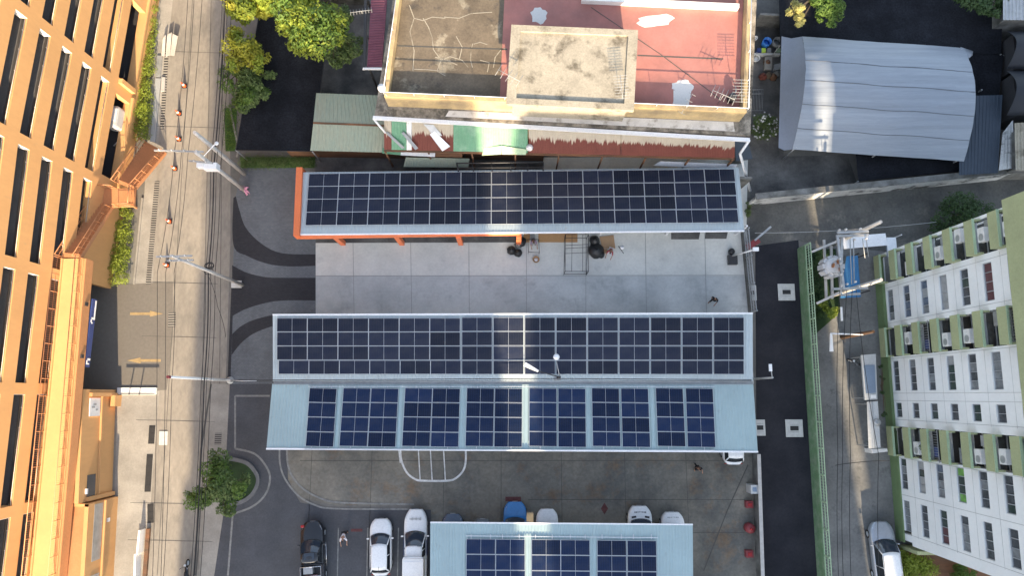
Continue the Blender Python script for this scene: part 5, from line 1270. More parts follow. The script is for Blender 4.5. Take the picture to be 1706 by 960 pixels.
# stack of white planks
for i, (lb, px) in enumerate((('white corrugated plank leaning left in the pile on the pavement', ((271, 66), (276, 58), (274, 94), (269, 92))), ('white corrugated plank in the middle of the pile on the pavement', ((279, 58), (286, 54), (283, 92), (276, 95))), ('white corrugated plank at the right of the pile on the pavement', ((288, 56), (296, 60), (290, 93), (284, 92))))):
    c = [P(x, y, .5 if k < 2 else .12) for k, (x, y) in enumerate(px)]; mb = MB(); mb.ribs(c[0], c[1], c[3], c[2], .12, .04); o = mb.build('metal_plank', MT['plank'], solid=.03); lump(o, c[0]); tag(o, lb, 'metal sheet', 'metal planks on the pavement')
for lb, px, m in (('pale grey board lying beside the white planks', ((262, 92), (270, 92), (267, 128), (259, 127)), 'galv'), ('long grey board on the kerb above the fire stair', ((259, 130), (268, 130), (258, 236), (250, 236)), 'wire_pale'), ('short white board at the top end of the drain grating', ((269, 128), (275, 128), (274, 152), (268, 152)), 'plank')):
    c = [P(x, y, .13) for x, y in px]; mb = MB(); mb.prism([(q.x, q.y) for q in c], .02, .13); o = mb.build('board', MT[m]); lump(o, c[0]); tag(o, lb, 'board')
# hydrants, boxes on the car park wall
for y, lb in ((840, 'upper red fire hose reel box at the car park wall'), (879, 'middle round red fire hydrant at the car park wall'), (922, 'lower red fire hose box at the car park wall')):
    q = P(1246, y, 0); t = thing('fire_hydrant', lb, 'fire hydrant', q)
    if 'round' in lb: MB().lathe(q, [(.38, 0), (.4, .3), (.38, .7), (.15, .8), (0, .82)], 16).build('body', MT['red_paint'], t); MB().lathe(q+Vector((0, 0, .8)), [(.1, 0), (.1, .15), (0, .17)], 8).build('cap', MT['tail_red'], t)
    else: MB().box(q+Vector((0, 0, .25)), (.58, .55, .5)).build('body', MT['red_paint'], t, bevel=.03); MB().box(q+Vector((0, 0, .53)), (.3, .26, .06)).build('cap', MT['tail_red'], t)
q = P(1249, 813, 0); t = thing('meter_cabinet', 'pale blue square meter cabinet beside the car park wall', 'cabinet', q); MB().box(q+Vector((0, 0, .6)), (.6, .68, 1.2)).build('body', MT['kiosk_white'], t, bevel=.02); MB().box(q+Vector((0, 0, 1.215)), (.32, .34, .03)).build('lid', MT['kiosk_blue'], t)
# yard clutter
sc_ = thing('scaffold_frame', 'dark steel scaffold frame standing in the bright yard', 'scaffold', P(958, 430, 0))
c = PZ([(940, 398), (977, 398), (977, 458), (939, 458)], 0); hz_ = 1.7
for q in c: MB().tube([q, q+Vector((0, 0, hz_))], .028, 6).build('leg', MT['dark_steel'], sc_)
for zz in (.35, hz_):
    mb = MB()
    for i in range(4): mb.tube([c[i]+Vector((0, 0, zz)), c[(i+1) % 4]+Vector((0, 0, zz))], .024, 5)
    if zz > 1:
        for t in (.3, .38, .52): mb.tube([c[0].lerp(c[3], t)+Vector((0, 0, zz)), c[1].lerp(c[2], t-.03)+Vector((0, 0, zz))], .02, 5)
        for t in (.28, .75): mb.tube([c[0].lerp(c[1], t)+Vector((0, 0, zz)), c[3].lerp(c[2], t)+Vector((0, 0, zz))], .02, 5)
    mb.build('rail', MT['dark_steel'], sc_)
mb = MB(); mb.tube([c[0], c[3]+Vector((0, 0, hz_))], .018, 5); mb.tube([c[2], c[1]+Vector((0, 0, hz_))], .018, 5); mb.build('brace', MT['dark_steel'], sc_)
tb = thing('work_table', 'small steel work table beside the black bags in the yard', 'table', P(885, 410, 0)); c = PZ([(879, 402), (897, 402), (898, 424), (880, 423)], 0)
for q in c: MB().tube([q, q+Vector((0, 0, .75))], .02, 5).build('leg', MT['dark_steel'], tb)
mb = MB(); z = Vector((0, 0, .75))
for i in range(4): mb.tube([c[i]+z, c[(i+1) % 4]+z], .025, 5)
mb.build('top_frame', MT['dark_steel'], tb)
def boxy(name, label, cat, poly, z0, z1, m):
    c = PZ(poly, 0); mb = MB(); mb.prism([(q.x, q.y) for q in c], z0, z1); o = mb.build(name, MT[m]); lump(o, c[0]); tag(o, label, cat); return o
boxy('plywood_sheet', 'long brown plywood sheet leaning along the edge of the north roof', 'board', [(897, 386), (962, 386), (962, 404), (897, 404)], .02, .06, 'plywood')
boxy('plywood_sheet', 'short brown plywood piece beside the pale box in the yard', 'board', [(873, 388), (883, 388), (882, 404), (873, 404)], .02, .1, 'plywood')
boxy('pale_box', 'narrow pale box between two plywood sheets in the yard', 'box', [(884, 388), (891, 388), (891, 402), (884, 402)], .02, .35, 'galv')
boxy('cardboard_sheet', 'flat cardboard sheet on the yard beside the black sacks', 'cardboard', [(999, 395), (1022, 392), (1025, 414), (1003, 414)], .015, .09, 'cardboard')
boxy('cardboard_piece', 'small cardboard piece under the crouching red shirted worker', 'cardboard', [(1003, 415), (1012, 415), (1012, 423), (1002, 421)], .015, .05, 'cardboard')
def sack(label, px, py, r, m, h=.5, name='sack', seed=1):
    rn = random.Random(seed); b = P(px, py, .01); rows = []; n = 14
    for z, k in ((0, .8), (.25, 1.05), (.55, 1.0), (.85, .6), (1., .12)):
        rows.append([b+Vector((r*k*math.cos(2*math.pi*i/n)*(1+rn.uniform(-.15, .15)), r*k*math.sin(2*math.pi*i/n)*(1+rn.uniform(-.15, .15)), z*h)) for i in range(n)])
        rows[-1].append(rows[-1][0])
    mb = MB(); mb.grid(rows); o = mb.build(name, MT[m]); lump(o, b); tag(o, label, 'sack'); return o
sack('black plastic sack left of the other by the work table', 852, 418, .36, 'black_plastic', .55, 'plastic_sack', 1); sack('round black plastic sack nearest the work table', 863, 422, .33, 'black_plastic', .5, 'plastic_sack', 2)
sack('large black sack heap left of the cardboard sheet', 992, 418, .62, 'black_plastic', .6, 'plastic_sack', 3); sack('black sack against the scaffold side, above the large heap', 990, 402, .42, 'black_plastic', .6, 'plastic_sack', 4); sack('black sack behind, next to the plywood edge', 868, 404, .42, 'black_plastic', .6, 'plastic_sack', 5)
sack('dark sack touching the cardboard sheet at its lower left corner', 1000, 424, .36, 'black_plastic', .4, 'plastic_sack', 6); sack('grey brown sack beside the left plastic sacks', 864, 408, .33, 'wall_cement', .5, 'sack', 7)
bk = P(893, 433, .012); t = thing('woven_basket', 'small round brown basket on the bright yard', 'basket', bk); MB().lathe(bk, [(.24, 0), (.30, .2), (.26, .21), (.2, .06), (0, .05)], 18).build('bowl', MT['plywood'], t); MB().lathe(bk+Vector((0, 0, .06)), [(.16, 0), (.17, .06), (0, .08)], 12).build('content', MT['petal'], t)
fn = P(1034, 416, 0); t = thing('stand_fan', 'small grey stand tool beside the crouching worker', 'tool', fn); MB().tube([fn, fn+Vector((0, 0, .9))], .03, 6).build('stem', MT['galv'], t); MB().lathe(fn+Vector((0, 0, .8)), [(.05, 0), (.17, .05), (.17, .12), (0, .16)], 12).build('head', MT['white_metal'], t)
for dx, dy in ((.25, -.35), (-.2, .3), (.3, .2)): MB().tube([fn+Vector((0, 0, .1)), fn+Vector((dx, dy, .02))], .025, 5).build('foot', MT['dark_steel'], t)
# potted row and tubs in the east side yard
def tub(label, px, py, r, h, m, name='tub'):
    b = P(px, py, .02); t = thing(name, label, 'tub', b); MB().lathe(b, [(r*.85, 0), (r, h), (r*.9, h), (r*.8, h*.4), (0, h*.38)], 16).build('body', MT[m], t); MB().lathe(b, [(r*.82, h*.55), (0, h*.56)], 16).build('content', MT['water'] if 'water' in label else MT[m], t)
tub('bright blue plastic drum in the side yard', 1273, 76, .38, .9, 'blue_plastic', 'drum'); tub('pale grey round drum right of the blue drum', 1290, 76, .40, .9, 'wire_pale', 'drum'); tub('white round tub at the foot of the bench', 1258, 99, .33, .4, 'white_paint'); tub('small white tub near the old wall', 1257, 65, .2, .3, 'white_paint')
for x, m, lb in ((1262, 'sign_blue', 'navy box in the row below the blue drum'), (1269, 'lime_plastic', 'lime green box in the row below the blue drum'), (1278, 'galv', 'grey box in the row below the drums'), (1286, 'dark_steel', 'dark box in the row below the drums'), (1294, 'green_rail', 'pale green box at the right end of the row')):
    boxy('storage_box', lb, 'box', [(x-3.5, 84), (x+3.5, 84), (x+3.5, 91), (x-3.5, 91)], .02, .5, m)
boxy('concrete_bench', 'long pale shelf below the row of boxes in the side yard', 'shelf', [(1253, 92), (1297, 92), (1297, 95), (1253, 95)], .02, .45, 'cover_concrete')
boxy('wooden_crate', 'open wooden crate with brown scraps below the shelf', 'crate', [(1272, 97), (1284, 97), (1283, 119), (1271, 119)], .02, .4, 'sidewalk'); boxy('grey_bin', 'grey bin tilted beside the wooden crate', 'bin', [(1287, 111), (1297, 109), (1297, 119), (1286, 120)], .02, .5, 'galv')
rnk = random.Random(12)
for i, lb in enumerate(('brown sack in the crate', 'reddish sack at the left of the scrap pile', 'brown sack in the middle of the scrap pile', 'brown sack at the right of the scrap pile', 'grey sack at the end of the scrap pile')):
    sack(lb, [1277, 1270, 1279, 1287, 1293][i], [106, 129, 127, 130, 124][i], .32, ['rust_wood', 'rust', 'bark', 'rust_wood', 'wall_cement'][i], .5, 'scrap_sack', 20+i)
gr_ = thing('metal_grille', 'pale metal grille lying flat in the side yard above the white flowers', 'grille', P(1262, 165, 0)); mb = MB()
for i in range(8): mb.tube([P(1253+i*2.6, 150, .1), P(1252+i*2.6, 183, .1)], .02, 4)
for y in (149, 156, 184): mb.tube([P(1251, y, .12), P(1272, y, .12)], .03, 4)
mb.build('bars', MT['wire_pale'], gr_)
bx = thing('yard_hut', 'small dark hut roof at the foot of the white downpipe', 'hut', P(1240, 255, 0)); c = PZ([(1224, 232), (1246, 236), (1254, 264), (1226, 268)], 2.2); MB().prism([(q.x, q.y) for q in c], 2.0, 2.2).build('roof', plain('hut_dark', (.06, .075, .09), .5), bx); MB().prism([(q.x, q.y) for q in quad_in(*c, .3)], 0, 1.99).build('wall', MT['wall_cement'], bx)
# ================================================================ TREES AND PLANTS
def leaves(mb, blobs, n, size, rn, shell=.55, droop=.0):
    tot = sum(b[1]**2 for b in blobs)
    for (c, r, *fl) in blobs:
        c = Vector(c); k = fl[0] if fl else .8
        for _ in range(int(n*r*r/tot)):
            while True:
                d = Vector((rn.gauss(0, 1), rn.gauss(0, 1), rn.gauss(0, 1)))
                if d.length > .01: break
            d.normalize(); rad = r*(shell+(1-shell)*rn.random()**.5)*(1+.22*math.sin(d.x*5+c.x*3)*math.sin(d.y*6+c.y)+rn.uniform(-.05, .12))
            q = c+Vector((d.x*rad, d.y*rad, d.z*rad*k))
            a = rn.uniform(0, 6.283); s = size*rn.uniform(.55, 1.35)
            nrm = (d*.7+Vector((rn.uniform(-.8, .8), rn.uniform(-.8, .8), rn.uniform(.1, 1.1)))).normalized()
            u = nrm.orthogonal().normalized(); v = nrm.cross(u); uu = u*math.cos(a)+v*math.sin(a); vv = nrm.cross(uu)
            mb.add([q-uu*s, q-vv*s*.42+nrm*s*.1, q+uu*s, q+vv*s*.42+nrm*s*.1], [(0, 1, 2, 3)])
def clumps(c, R_, n, r, rn, flat=.75):
    out = []
    for _ in range(n):
        d = Vector((rn.gauss(0, 1), rn.gauss(0, 1), rn.gauss(0, .8))).normalized()*R_*rn.random()**.4
        out.append((Vector(c)+Vector((d.x, d.y, d.z*flat)), r*rn.uniform(.65, 1.3), .75))
    return out
def tree(label, base, h, crown, n, size, m, seed, group=None, m2=None, name='tree', trunk_r=.16):
    """crown: list of (px, py, z, radius, clump count)"""
    rn = random.Random(seed); b = Vector(base); t = thing(name, label, 'tree', b, group=group); bl = []
    for (x, y, z, R_, k) in crown: bl += clumps(P(x, y, z), R_, k, R_*.42, rn)
    tb = MB(); top = b+Vector((.1, .1, h*.55)); tb.tube([b, b+Vector((.05, 0, h*.25)), top], [trunk_r, trunk_r*.8, trunk_r*.6], 8)
    for (x, y, z, R_, k) in crown:
        c = P(x, y, z); tb.tube([top-Vector((0, 0, h*.1)), top.lerp(c, .5)+Vector((0, 0, .15)), c], [trunk_r*.5, trunk_r*.35, trunk_r*.12], 6)
    for q in bl[::2]:
        tb.tube([top, top.lerp(q[0], .6)+Vector((0, 0, .1)), q[0]], [trunk_r*.3, trunk_r*.2, .015], 5)
    tb.build('trunk', MT['bark'], t)
    half = bl if m2 is None else [q for i, q in enumerate(bl) if i % 3]
    mb = MB(); leaves(mb, half, n if m2 is None else int(n*.66), size, rn); mb.build('crown', MT[m], t)
    if m2: mb = MB(); leaves(mb, [q for i, q in enumerate(bl) if i % 3 == 0], n//3, size, rn); mb.build('young_leaves', MT[m2], t)
    return t
tree('large bright yellow green tree above the black net, top left', P(505, 70, 0), 7.5, [(480, 20, 6.4, 2.2, 11), (520, 45, 6.2, 2.3, 12), (548, 35, 5.8, 1.7, 8), (490, 55, 6.2, 1.7, 8), (500, -15, 6.5, 2.4, 9)], 9000, .17, 'leaf_lime', 1, m2='leaf_green', trunk_r=.2)
tree('dark green lower tree at the edge of the paved yard, top left', P(565, 75, 0), 4.2, [(570, 78, 3.0, 1.3, 8), (560, 88, 2.8, 1.1, 6), (588, 62, 2.8, .8, 4), (572, 32, 2.8, 1.0, 4)], 4200, .13, 'leaf_mid', 2)
tree('yellow leaved tree cut by the top edge beside the road', P(400, -10, 0), 6.5, [(398, -8, 5.6, 1.6, 8), (425, 8, 5.5, 1.5, 8), (448, -5, 5.6, 1.4, 6), (418, 20, 5.2, .9, 5)], 5200, .2, 'leaf_yellow', 3, m2='leaf_lime')
tree('roadside tree with its sunlit top coloured yellow, above the green lower crown', P(410, 130, 0), 6.5, [(394, 60, 5.9, .8, 12), (402, 88, 5.9, 1.2, 18), (425, 95, 5.6, 1.0, 13), (390, 102, 5.6, .8, 9), (412, 72, 5.6, .7, 7)], 4600, .13, 'leaf_yellow', 4, m2='leaf_lime')  # yellow leaves put the sunlight on the crown top into the colour
tree('dense green roadside tree just below the sunlit yellow one', P(412, 148, 0), 5.0, [(395, 130, 4.1, 1.2, 8), (415, 150, 4.0, 1.3, 9), (400, 165, 3.7, 1.1, 7), (432, 165, 3.4, .8, 5), (440, 125, 3.2, .8, 4)], 5500, .13, 'leaf_mid', 5, m2='leaf_green')
tree('broad green tree on the traffic island by the car park', P(380, 805, .1), 4.6, [(370, 790, 3.6, 1.5, 10), (350, 808, 3.6, 1.4, 9), (385, 820, 3.4, 1.4, 9), (330, 830, 3.4, 1.1, 6), (362, 772, 3.4, .9, 5), (375, 845, 3.2, 1.0, 6), (312, 828, 3.2, .6, 3), (405, 803, 3.0, .8, 4)], 8500, .12, 'leaf_mid', 6, m2='leaf_green')
tree('pale yellow small tree beside the top edge, right of the old building', P(1332, 25, 0), 6.0, [(1331, 14, 5.4, .75, 6), (1336, 32, 5.2, .6, 5), (1322, 22, 5.3, .6, 4)], 2200, .13, 'leaf_pale', 7)
tree('bright green tree at the top edge over the black net', P(1375, 10, 0), 5.5, [(1368, 5, 4.7, 1.2, 8), (1385, 12, 4.6, 1.0, 7), (1380, 34, 4.3, .7, 4), (1360, 22, 4.4, .7, 4)], 4200, .13, 'leaf_green', 8)
tree('dark green tree at the top right, beside the corrugated shed', P(1645, -5, 0), 5.0, [(1625, 2, 3.9, 1.2, 7), (1655, 8, 3.9, 1.2, 7), (1680, -2, 4.0, 1.1, 6), (1610, -8, 3.8, 1.0, 4)], 4200, .13, 'leaf_dark', 9)
def bush(label, blobs, n, size, m, seed, base=None, cat='shrub', name='shrub', group=None, flower=None):
    rn = random.Random(seed); bl = []
    for (x, y, z, R_, k) in blobs: bl += clumps(P(x, y, z), R_, k, R_*.5, rn, .7)
    b = base or P(blobs[0][0], blobs[0][1], 0); t = thing(name, label, cat, b, group=group)
    st_ = MB()
    for q in bl[:14]: st_.tube([Vector(b)+Vector((rn.uniform(-.1, .1), rn.uniform(-.1, .1), 0)), Vector(b).lerp(q[0], .5)+Vector((0, 0, .1)), q[0]], [.03, .022, .008], 5)
    st_.build('stem', MT['bark'], t); mb = MB(); leaves(mb, bl, n, size, rn, .3); mb.build('foliage', MT[m], t)
    if flower:
        f = MB()
        for _ in range(flower[1]):
            c, r = rn.choice(bl)[:2]; d = Vector((rn.gauss(0, 1), rn.gauss(0, 1), abs(rn.gauss(0, 1)))).normalized(); q = Vector(c)+d*r*1.05
            for k in range(5): a = 1.2566*k; f.add([q, q+Vector((.06*math.cos(a-.4), .06*math.sin(a-.4), .03)), q+Vector((.10*math.cos(a), .10*math.sin(a), .02)), q+Vector((.06*math.cos(a+.4), .06*math.sin(a+.4), .03))], [(0, 1, 2, 3)])
        f.build('blossom', MT[flower[0]], t)
    return t
bush('shrub covered with white flowers in the yard east of the old building', [(1272, 205, .8, .9, 10), (1285, 220, .8, .7, 7), (1262, 222, .7, .6, 6), (1290, 200, .7, .5, 4)], 3600, .07, 'leaf_mid', 21, flower=('petal', 70))
bush('dark bush at the apartment corner by the lane', [(1600, 362, 2.6, 1.5, 12), (1575, 385, 2.6, 1.2, 9), (1628, 345, 2.5, 1.2, 8), (1610, 340, 2.2, .9, 5)], 6000, .11, 'leaf_dark', 22)
bush('climbing dark plant hanging on the upper apartment balconies', [(1576, 400, 7.2, .65, 8), (1570, 412, 7.0, .5, 5)], 1800, .07, 'leaf_dark', 23, base=P(1583, 405, 6.5))
bush('yellow green plant hanging below the upper apartment balcony', [(1577, 430, 7.2, .5, 6), (1584, 434, 7.2, .35, 4)], 900, .07, 'leaf_yellow', 24, base=P(1583, 425, 6.7))
bush('bushy green plant hanging from the lower apartment balcony row', [(1541, 750, 4.6, .5, 7), (1538, 758, 4.3, .4, 4)], 1300, .06, 'leaf_mid', 25, base=P(1545, 746, 4.5))
bush('bright leafy shrub at the bottom right below the apartment block', [(1510, 940, .9, .9, 9), (1540, 945, .9, .8, 8), (1525, 960, .9, .9, 6), (1495, 955, .8, .6, 5)], 3600, .10, 'leaf_lime', 26)
bush('small green shrub at the bottom edge in the garden corner', [(1595, 960, .8, .8, 7), (1610, 955, .8, .6, 4)], 1500, .1, 'leaf_green', 27)
bush('yellow green banana like plant below the transformer', [(1388, 520, 1.2, .5, 5), (1375, 508, 1.1, .4, 4)], 600, .16, 'leaf_lime', 28)
bush('tall weeds along the green fence above the inspection cover', [(1362, 440, .6, .8, 9), (1358, 470, .6, .8, 9), (1366, 500, .6, .7, 8), (1372, 425, .6, .6, 6), (1358, 525, .6, .5, 5)], 4200, .09, 'leaf_dark', 29)
bush('small weeds under the corner of the north solar roof', [(1245, 352, .4, .35, 5), (1248, 340, .4, .3, 4)], 700, .06, 'leaf_mid', 30)
bush('pots of little plants on the ledge beside the white kiosk', [(1468, 610, 1.25, .22, 3), (1469, 630, 1.25, .22, 3), (1471, 655, 1.25, .25, 3), (1473, 690, 1.25, .3, 4)], 700, .05, 'leaf_dark', 31, base=P(1469, 640, 1.1))
def hedge(label, poly, h, n, size, m, seed, cat='hedge'):
    rn = random.Random(seed); a, b, c, d = PZ(poly, 0); t = thing('hedge', label, cat, (a+c)/2); bl = []
    L_ = (a-d).length; k = max(4, int(L_/.5))
    for i in range(k):
        for j in range(3):
            q = (a.lerp(b, (j+.5)/3)).lerp(d.lerp(c, (j+.5)/3), (i+rn.random())/k); bl.append((q+Vector((0, 0, h*rn.uniform(.5, .9))), .42*rn.uniform(.7, 1.3), .8))
    mb = MB(); leaves(mb, bl, n, size, rn, .35); mb.build('foliage', MT[m], t)
    s_ = MB()
    for q in bl[::4]: s_.tube([Vector((q[0].x, q[0].y, 0)), q[0]], .025, 5)
    s_.build('stem', MT['bark'], t); return t
hedge('long bright green hedge beside the orange garage, top left', [(244, -30), (268, -30), (251, 235), (229, 240)], .9, 12000, .07, 'leaf_lime', 41)
hedge('short bright hedge by the fire stair, above the forecourt', [(198, 346), (226, 346), (214, 474), (190, 470)], .9, 6000, .07, 'leaf_lime', 42)
hedge('dark green hedge strip along the black net by the apron', [(404, 278), (403, 264), (524, 266), (523, 278)], .4, 3600, .06, 'leaf_mid', 43)
hedge('rough weeds on the verge between road and black net', [(376, 176), (394, 178), (392, 250), (378, 250)], .3, 1500, .06, 'leaf_green', 44)
# paving slabs behind the short hedge
sl = MB()
for i in range(3): sl.prism([(q.x, q.y) for q in PZ([(188-3*i, 352+i*40), (196-3*i, 352+i*40), (192-3*i, 390+i*40), (178-3*i, 390+i*40)], 0)], .02, .08)
sl.build('garden_slabs', MT['sidewalk'])['kind'] = 'structure'

# ================================================================ VEHICLES
def hull(mb, L, W, y0, y1, zs, zb, nose=.0, n=22, tuck=.44):
    """rounded lower body from y0 (tail) to y1 (nose); zb(y) belt height"""
    rows = []
    for i in range(n+1):
        y = y0+(y1-y0)*(.5-.5*math.cos(math.pi*i/n)); e = abs(2*y/L)
        w = W/2*(1-tuck*max(0, (e-.60)/.40)**2.6); b = zb(y)
        lo = zs+(.08 if e > .93 else 0)
        half = [(w*.90, lo), (w*.985, lo+.12), (w, lo+(b-lo)*.55), (w*.975, b-.10), (w*.90, b-.02), (w*.6, b+.025), (0, b+.04)]
        rows.append([Vector((x, y, z)) for x, z in half]+[Vector((-x, y, z)) for x, z in half[-2::-1]])
    mb.grid([r[::-1] for r in rows])
    for r, fl in ((rows[0], 0), (rows[-1], 1)):
        c = sum(r, Vector((0, 0, 0)))/len(r); mb.add(r+[c], [((i, i+1, len(r)) if fl else (i+1, i, len(r))) for i in range(len(r)-1)], True)
def vehicle(name, label, cat, px, py, ang, L, W, Hh, paint, kind, extra=None):
    loc = P(px, py, .024); t = thing(name, label, cat, loc, R(ang))
    pm = MT[paint]; top = Hh
    belt = .93 if kind != 'van' else 1.12
    hood_y = L*.20 if kind != 'van' else L*.27       # foot of the windscreen
    nz = L/2
    def zb(y):
        if y > hood_y: s = (y-hood_y)/(nz-hood_y); return belt-.02-.20*s**2.2
        if y < -L*.42: s = (-L*.42-y)/(L*.08); return belt-.05*s
        return belt
    rear = {'hatch': -L*.43, 'suv': -L*.45, 'sedan': -L*.30, 'pickup': -L*.09, 'van': -L*.475}[kind]
    b = MB(); ytail = rear-.12 if kind == 'pickup' else -L/2
    hull(b, L, W, ytail, L/2, .24, zb); body = b.build('body', pm, t, local=True)
    # cabin
    wb, wt = W/2*.89, W/2*.74; zf = belt+.03
    rt0 = hood_y-L*.135 if kind != 'van' else hood_y-L*.10; rt1 = rear+{'hatch': L*.07, 'suv': L*.045, 'sedan': L*.13, 'pickup': .15, 'van': .05}[kind]
    def arc(y, w, z, bow, n=9): return [Vector((w*(2*i/(n-1)-1), y+bow*(1-(2*i/(n-1)-1)**2), z+.03*(1-(2*i/(n-1)-1)**2))) for i in range(n)]
    rows = []
    for i in range(9):
        s = i/8; rows.append(arc(rt1+(rt0-rt1)*s, wt*(1-.06*(1-s)**2-.04*s**3), top-.05*abs(2*s-1)**2, .12*s-.06*(1-s)))
    m = MB(); m.grid([r for r in rows]); m.build('roof', pm if not (extra and extra.get('roof')) else MT[extra['roof']], t, local=True, solid=.04)
    ws0 = arc(hood_y, wb*.97, zf+.01, .20); ws1 = arc(rt0+.02, wt*.93, top-.06, .11)
    m = MB(); m.grid([ws1, [a.lerp(c, .5)+Vector((0, .03, .02)) for a, c in zip(ws1, ws0)], ws0]); m.build('windscreen', MT['glass_blue'], t, local=True)
    rw0 = arc(rear, wb*.90, zf, -.10); rw1 = arc(rt1-.02, wt*.86, top-.07, -.06)
    m = MB(); m.grid([rw0, rw1]); m.build('rear_window', MT['glass'], t, local=True)
    for s in (-1, 1):
        m = MB(); a = [Vector((s*wb, hood_y-.05, zf)), Vector((s*wb, rear+.05, zf)), Vector((s*wt*.94, rt1+.02, top-.07)), Vector((s*wt*.96, rt0, top-.07))]
        m.add(a, [(0, 1, 2, 3) if s > 0 else (3, 2, 1, 0)]); m.build('side_window', MT['glass'], t, local=True)
        m = MB(); m.tube([Vector((s*wb*.99, hood_y+.0, zf-.02)), Vector((s*wt*.97, rt0, top-.05))], .045, 6); m.tube([Vector((s*wb*.96, rear, zf-.02)), Vector((s*wt*.92, rt1, top-.06))], .05, 6)
        mid = (rt0+rt1)/2+.1; m.tube([Vector((s*wb, mid+.05, zf)), Vector((s*wt*.97, mid, top-.04))], .035, 6); m.build('pillar', pm, t, local=True)
        m = MB(); m.box((s*(W/2+.09), hood_y-.16, belt+.06), (.20, .11, .15)); m.build('mirror', pm, t, local=True, bevel=.03)
        m = MB(); q = [Vector((s*W*.26, nz-.14, .66)), Vector((s*W*.39, nz-.38, .70)), Vector((s*W*.445, nz-.66, .78)), Vector((s*W*.36, nz-.34, .76))]
        m.hexa([v+Vector((0, .03, -.08)) for v in q], [v+Vector((0, 0, .05)) for v in q]); m.build('headlight', MT['lamp_lens'], t, local=True)
        if kind != 'pickup': m = MB(); m.box((s*W*.36, -L/2+.05, .62), (.24, .05, .14)); m.build('tail_light', MT['tail_red'], t, local=True, bevel=.03)
        for yy in (L*.315, -L*.295):
            m = MB(); n = 18; r = .32; x0, x1 = s*(W/2-.20), s*(W/2+.012)
            ring = lambda x, rr: [Vector((x, yy+rr*math.cos(2*math.pi*k/n), .33+rr*math.sin(2*math.pi*k/n))) for k in range(n+1)]
            m.grid([ring(x0, r), ring(x1, r), ring(x1, r*.66)]); w = m.build('wheel', MT['black_rubber'], t, local=True)
            m = MB(); rr = ring(x1-s*.02, r*.66); m.add(rr[:-1], [tuple(range(n))]); m.build('rim', MT['alu'], w, local=True)
    m = MB(); m.box((0, nz-.05, .56), (W*.50, .08, .16)); m.build('grille', MT['black_plastic'], t, local=True, bevel=.02)
    m = MB(); m.box((0, nz-.005, .42), (.42, .03, .11)); m.build('number_plate', MT['lamp_lens'], t, local=True)
    m = MB(); pts = [Vector((x, hood_y+.20*(1-(x/(wb*.97))**2)+.03, zf+.012)) for x in [wb*(.9-1.8*i/8) for i in range(9)]]; m.tube(pts, .025, 5); m.build('wiper_cowl', MT['black_plastic'], t, local=True)
    if kind == 'pickup':
        ye = -L/2; yb = ytail; bw = W/2
        m = MB(); m.box((0, (ye+yb)/2, .62), (W*.92, yb-ye-.02, .10)); m.build('bed_floor', MT['black_plastic'], t, local=True)
        for s in (-1, 1):
            m = MB(); m.box((s*(bw-.07), (ye+yb)/2, .68), (.13, yb-ye-.02, .62)); m.build('bed_side', pm, t, local=True, bevel=.03)
        m = MB(); m.box((0, ye+.04, .68), (W*.84, .09, .60)); m.build('tailgate', pm, t, local=True, bevel=.02)
        m = MB(); m.box((0, yb-.06, .70), (W*.84, .06, .55)); m.build('headboard', pm, t, local=True)
    return t, dict(L=L, W=W, belt=belt, hood=hood_y, rear=rear, top=top, rt0=rt0, rt1=rt1)
def local(t, name, m, c, sz, bevel=0, rz=0):
    mb = MB(); mb.box(c, sz, rz); return mb.build(name, MT[m], t, local=True, bevel=bevel)
# black pickup
t, d = vehicle('pickup_truck', 'black pickup truck with loaded open bed, bottom left of the car park', 'pickup truck', 525, 923, 4, 5.15, 1.85, 1.72, 'car_black', 'pickup')
ra = MB(); ye = -2.5
for s in (-1, 1): ra.tube([Vector((s*.80, d['rear']-.25, 1.45)), Vector((s*.80, ye, 1.45))], .03, 6)
for yy in (d['rear']-.25, -1.4, ye): ra.tube([Vector((-.80, yy, 1.45)), Vector((.80, yy, 1.45))], .03, 6)
for s in (-1, 1):
    for yy in (d['rear']-.25, ye): ra.tube([Vector((s*.80, yy, .98)), Vector((s*.80, yy, 1.45))], .03, 6)
ra.build('bed_rack', MT['chrome'], t, local=True)
for s in (-1, 1): MB().tube([Vector((s*.98, .9, .40)), Vector((s*.98, -.9, .40))], .045, 6).build('side_step', MT['chrome'], t, local=True)
def cargo(t, name, label, cat, m, lc, sz):
    M = Matrix.Translation(t.location) @ t.rotation_euler.to_matrix().to_4x4(); q = M @ Vector(lc); o = MB().box((0, 0, sz[2]/2), sz).build(name, MT[m]); o.location = q; o.rotation_euler = t.rotation_euler; tag(o, label, cat); return o
cargo(t, 'metal_crate', 'pale metal crate in the bed of the black pickup', 'crate', 'galv', (-.28, -1.05, .68), (.72, .50, .5))
cargo(t, 'storage_box', 'dull pink left storage box in the black pickup bed', 'box', 'crate_pink', (-.38, -1.75, .68), (.42, .62, .5)); cargo(t, 'storage_box', 'dull pink right storage box in the black pickup bed', 'box', 'crate_pink', (.10, -1.75, .68), (.42, .62, .5))
local(t, 'roof_glass', 'glass_blue', (0, .15, 1.735), (.8, .5, .02)); local(t, 'rear_marker', 'tail_red', (-.72, 2.28, .75), (.28, .2, .16), .03)
# white hatchback
t, d = vehicle('hatchback_car', 'white hatchback parked alone left of the white delivery pickup', 'car', 637, 909, 1.5, 4.28, 1.74, 1.52, 'car_white', 'hatch')
MB().tube([Vector((0, d['rt1']+.2, d['top']+.02)), Vector((0, d['rt1']-.05, d['top']+.22))], .015, 5).build('aerial', MT['wire'], t, local=True)
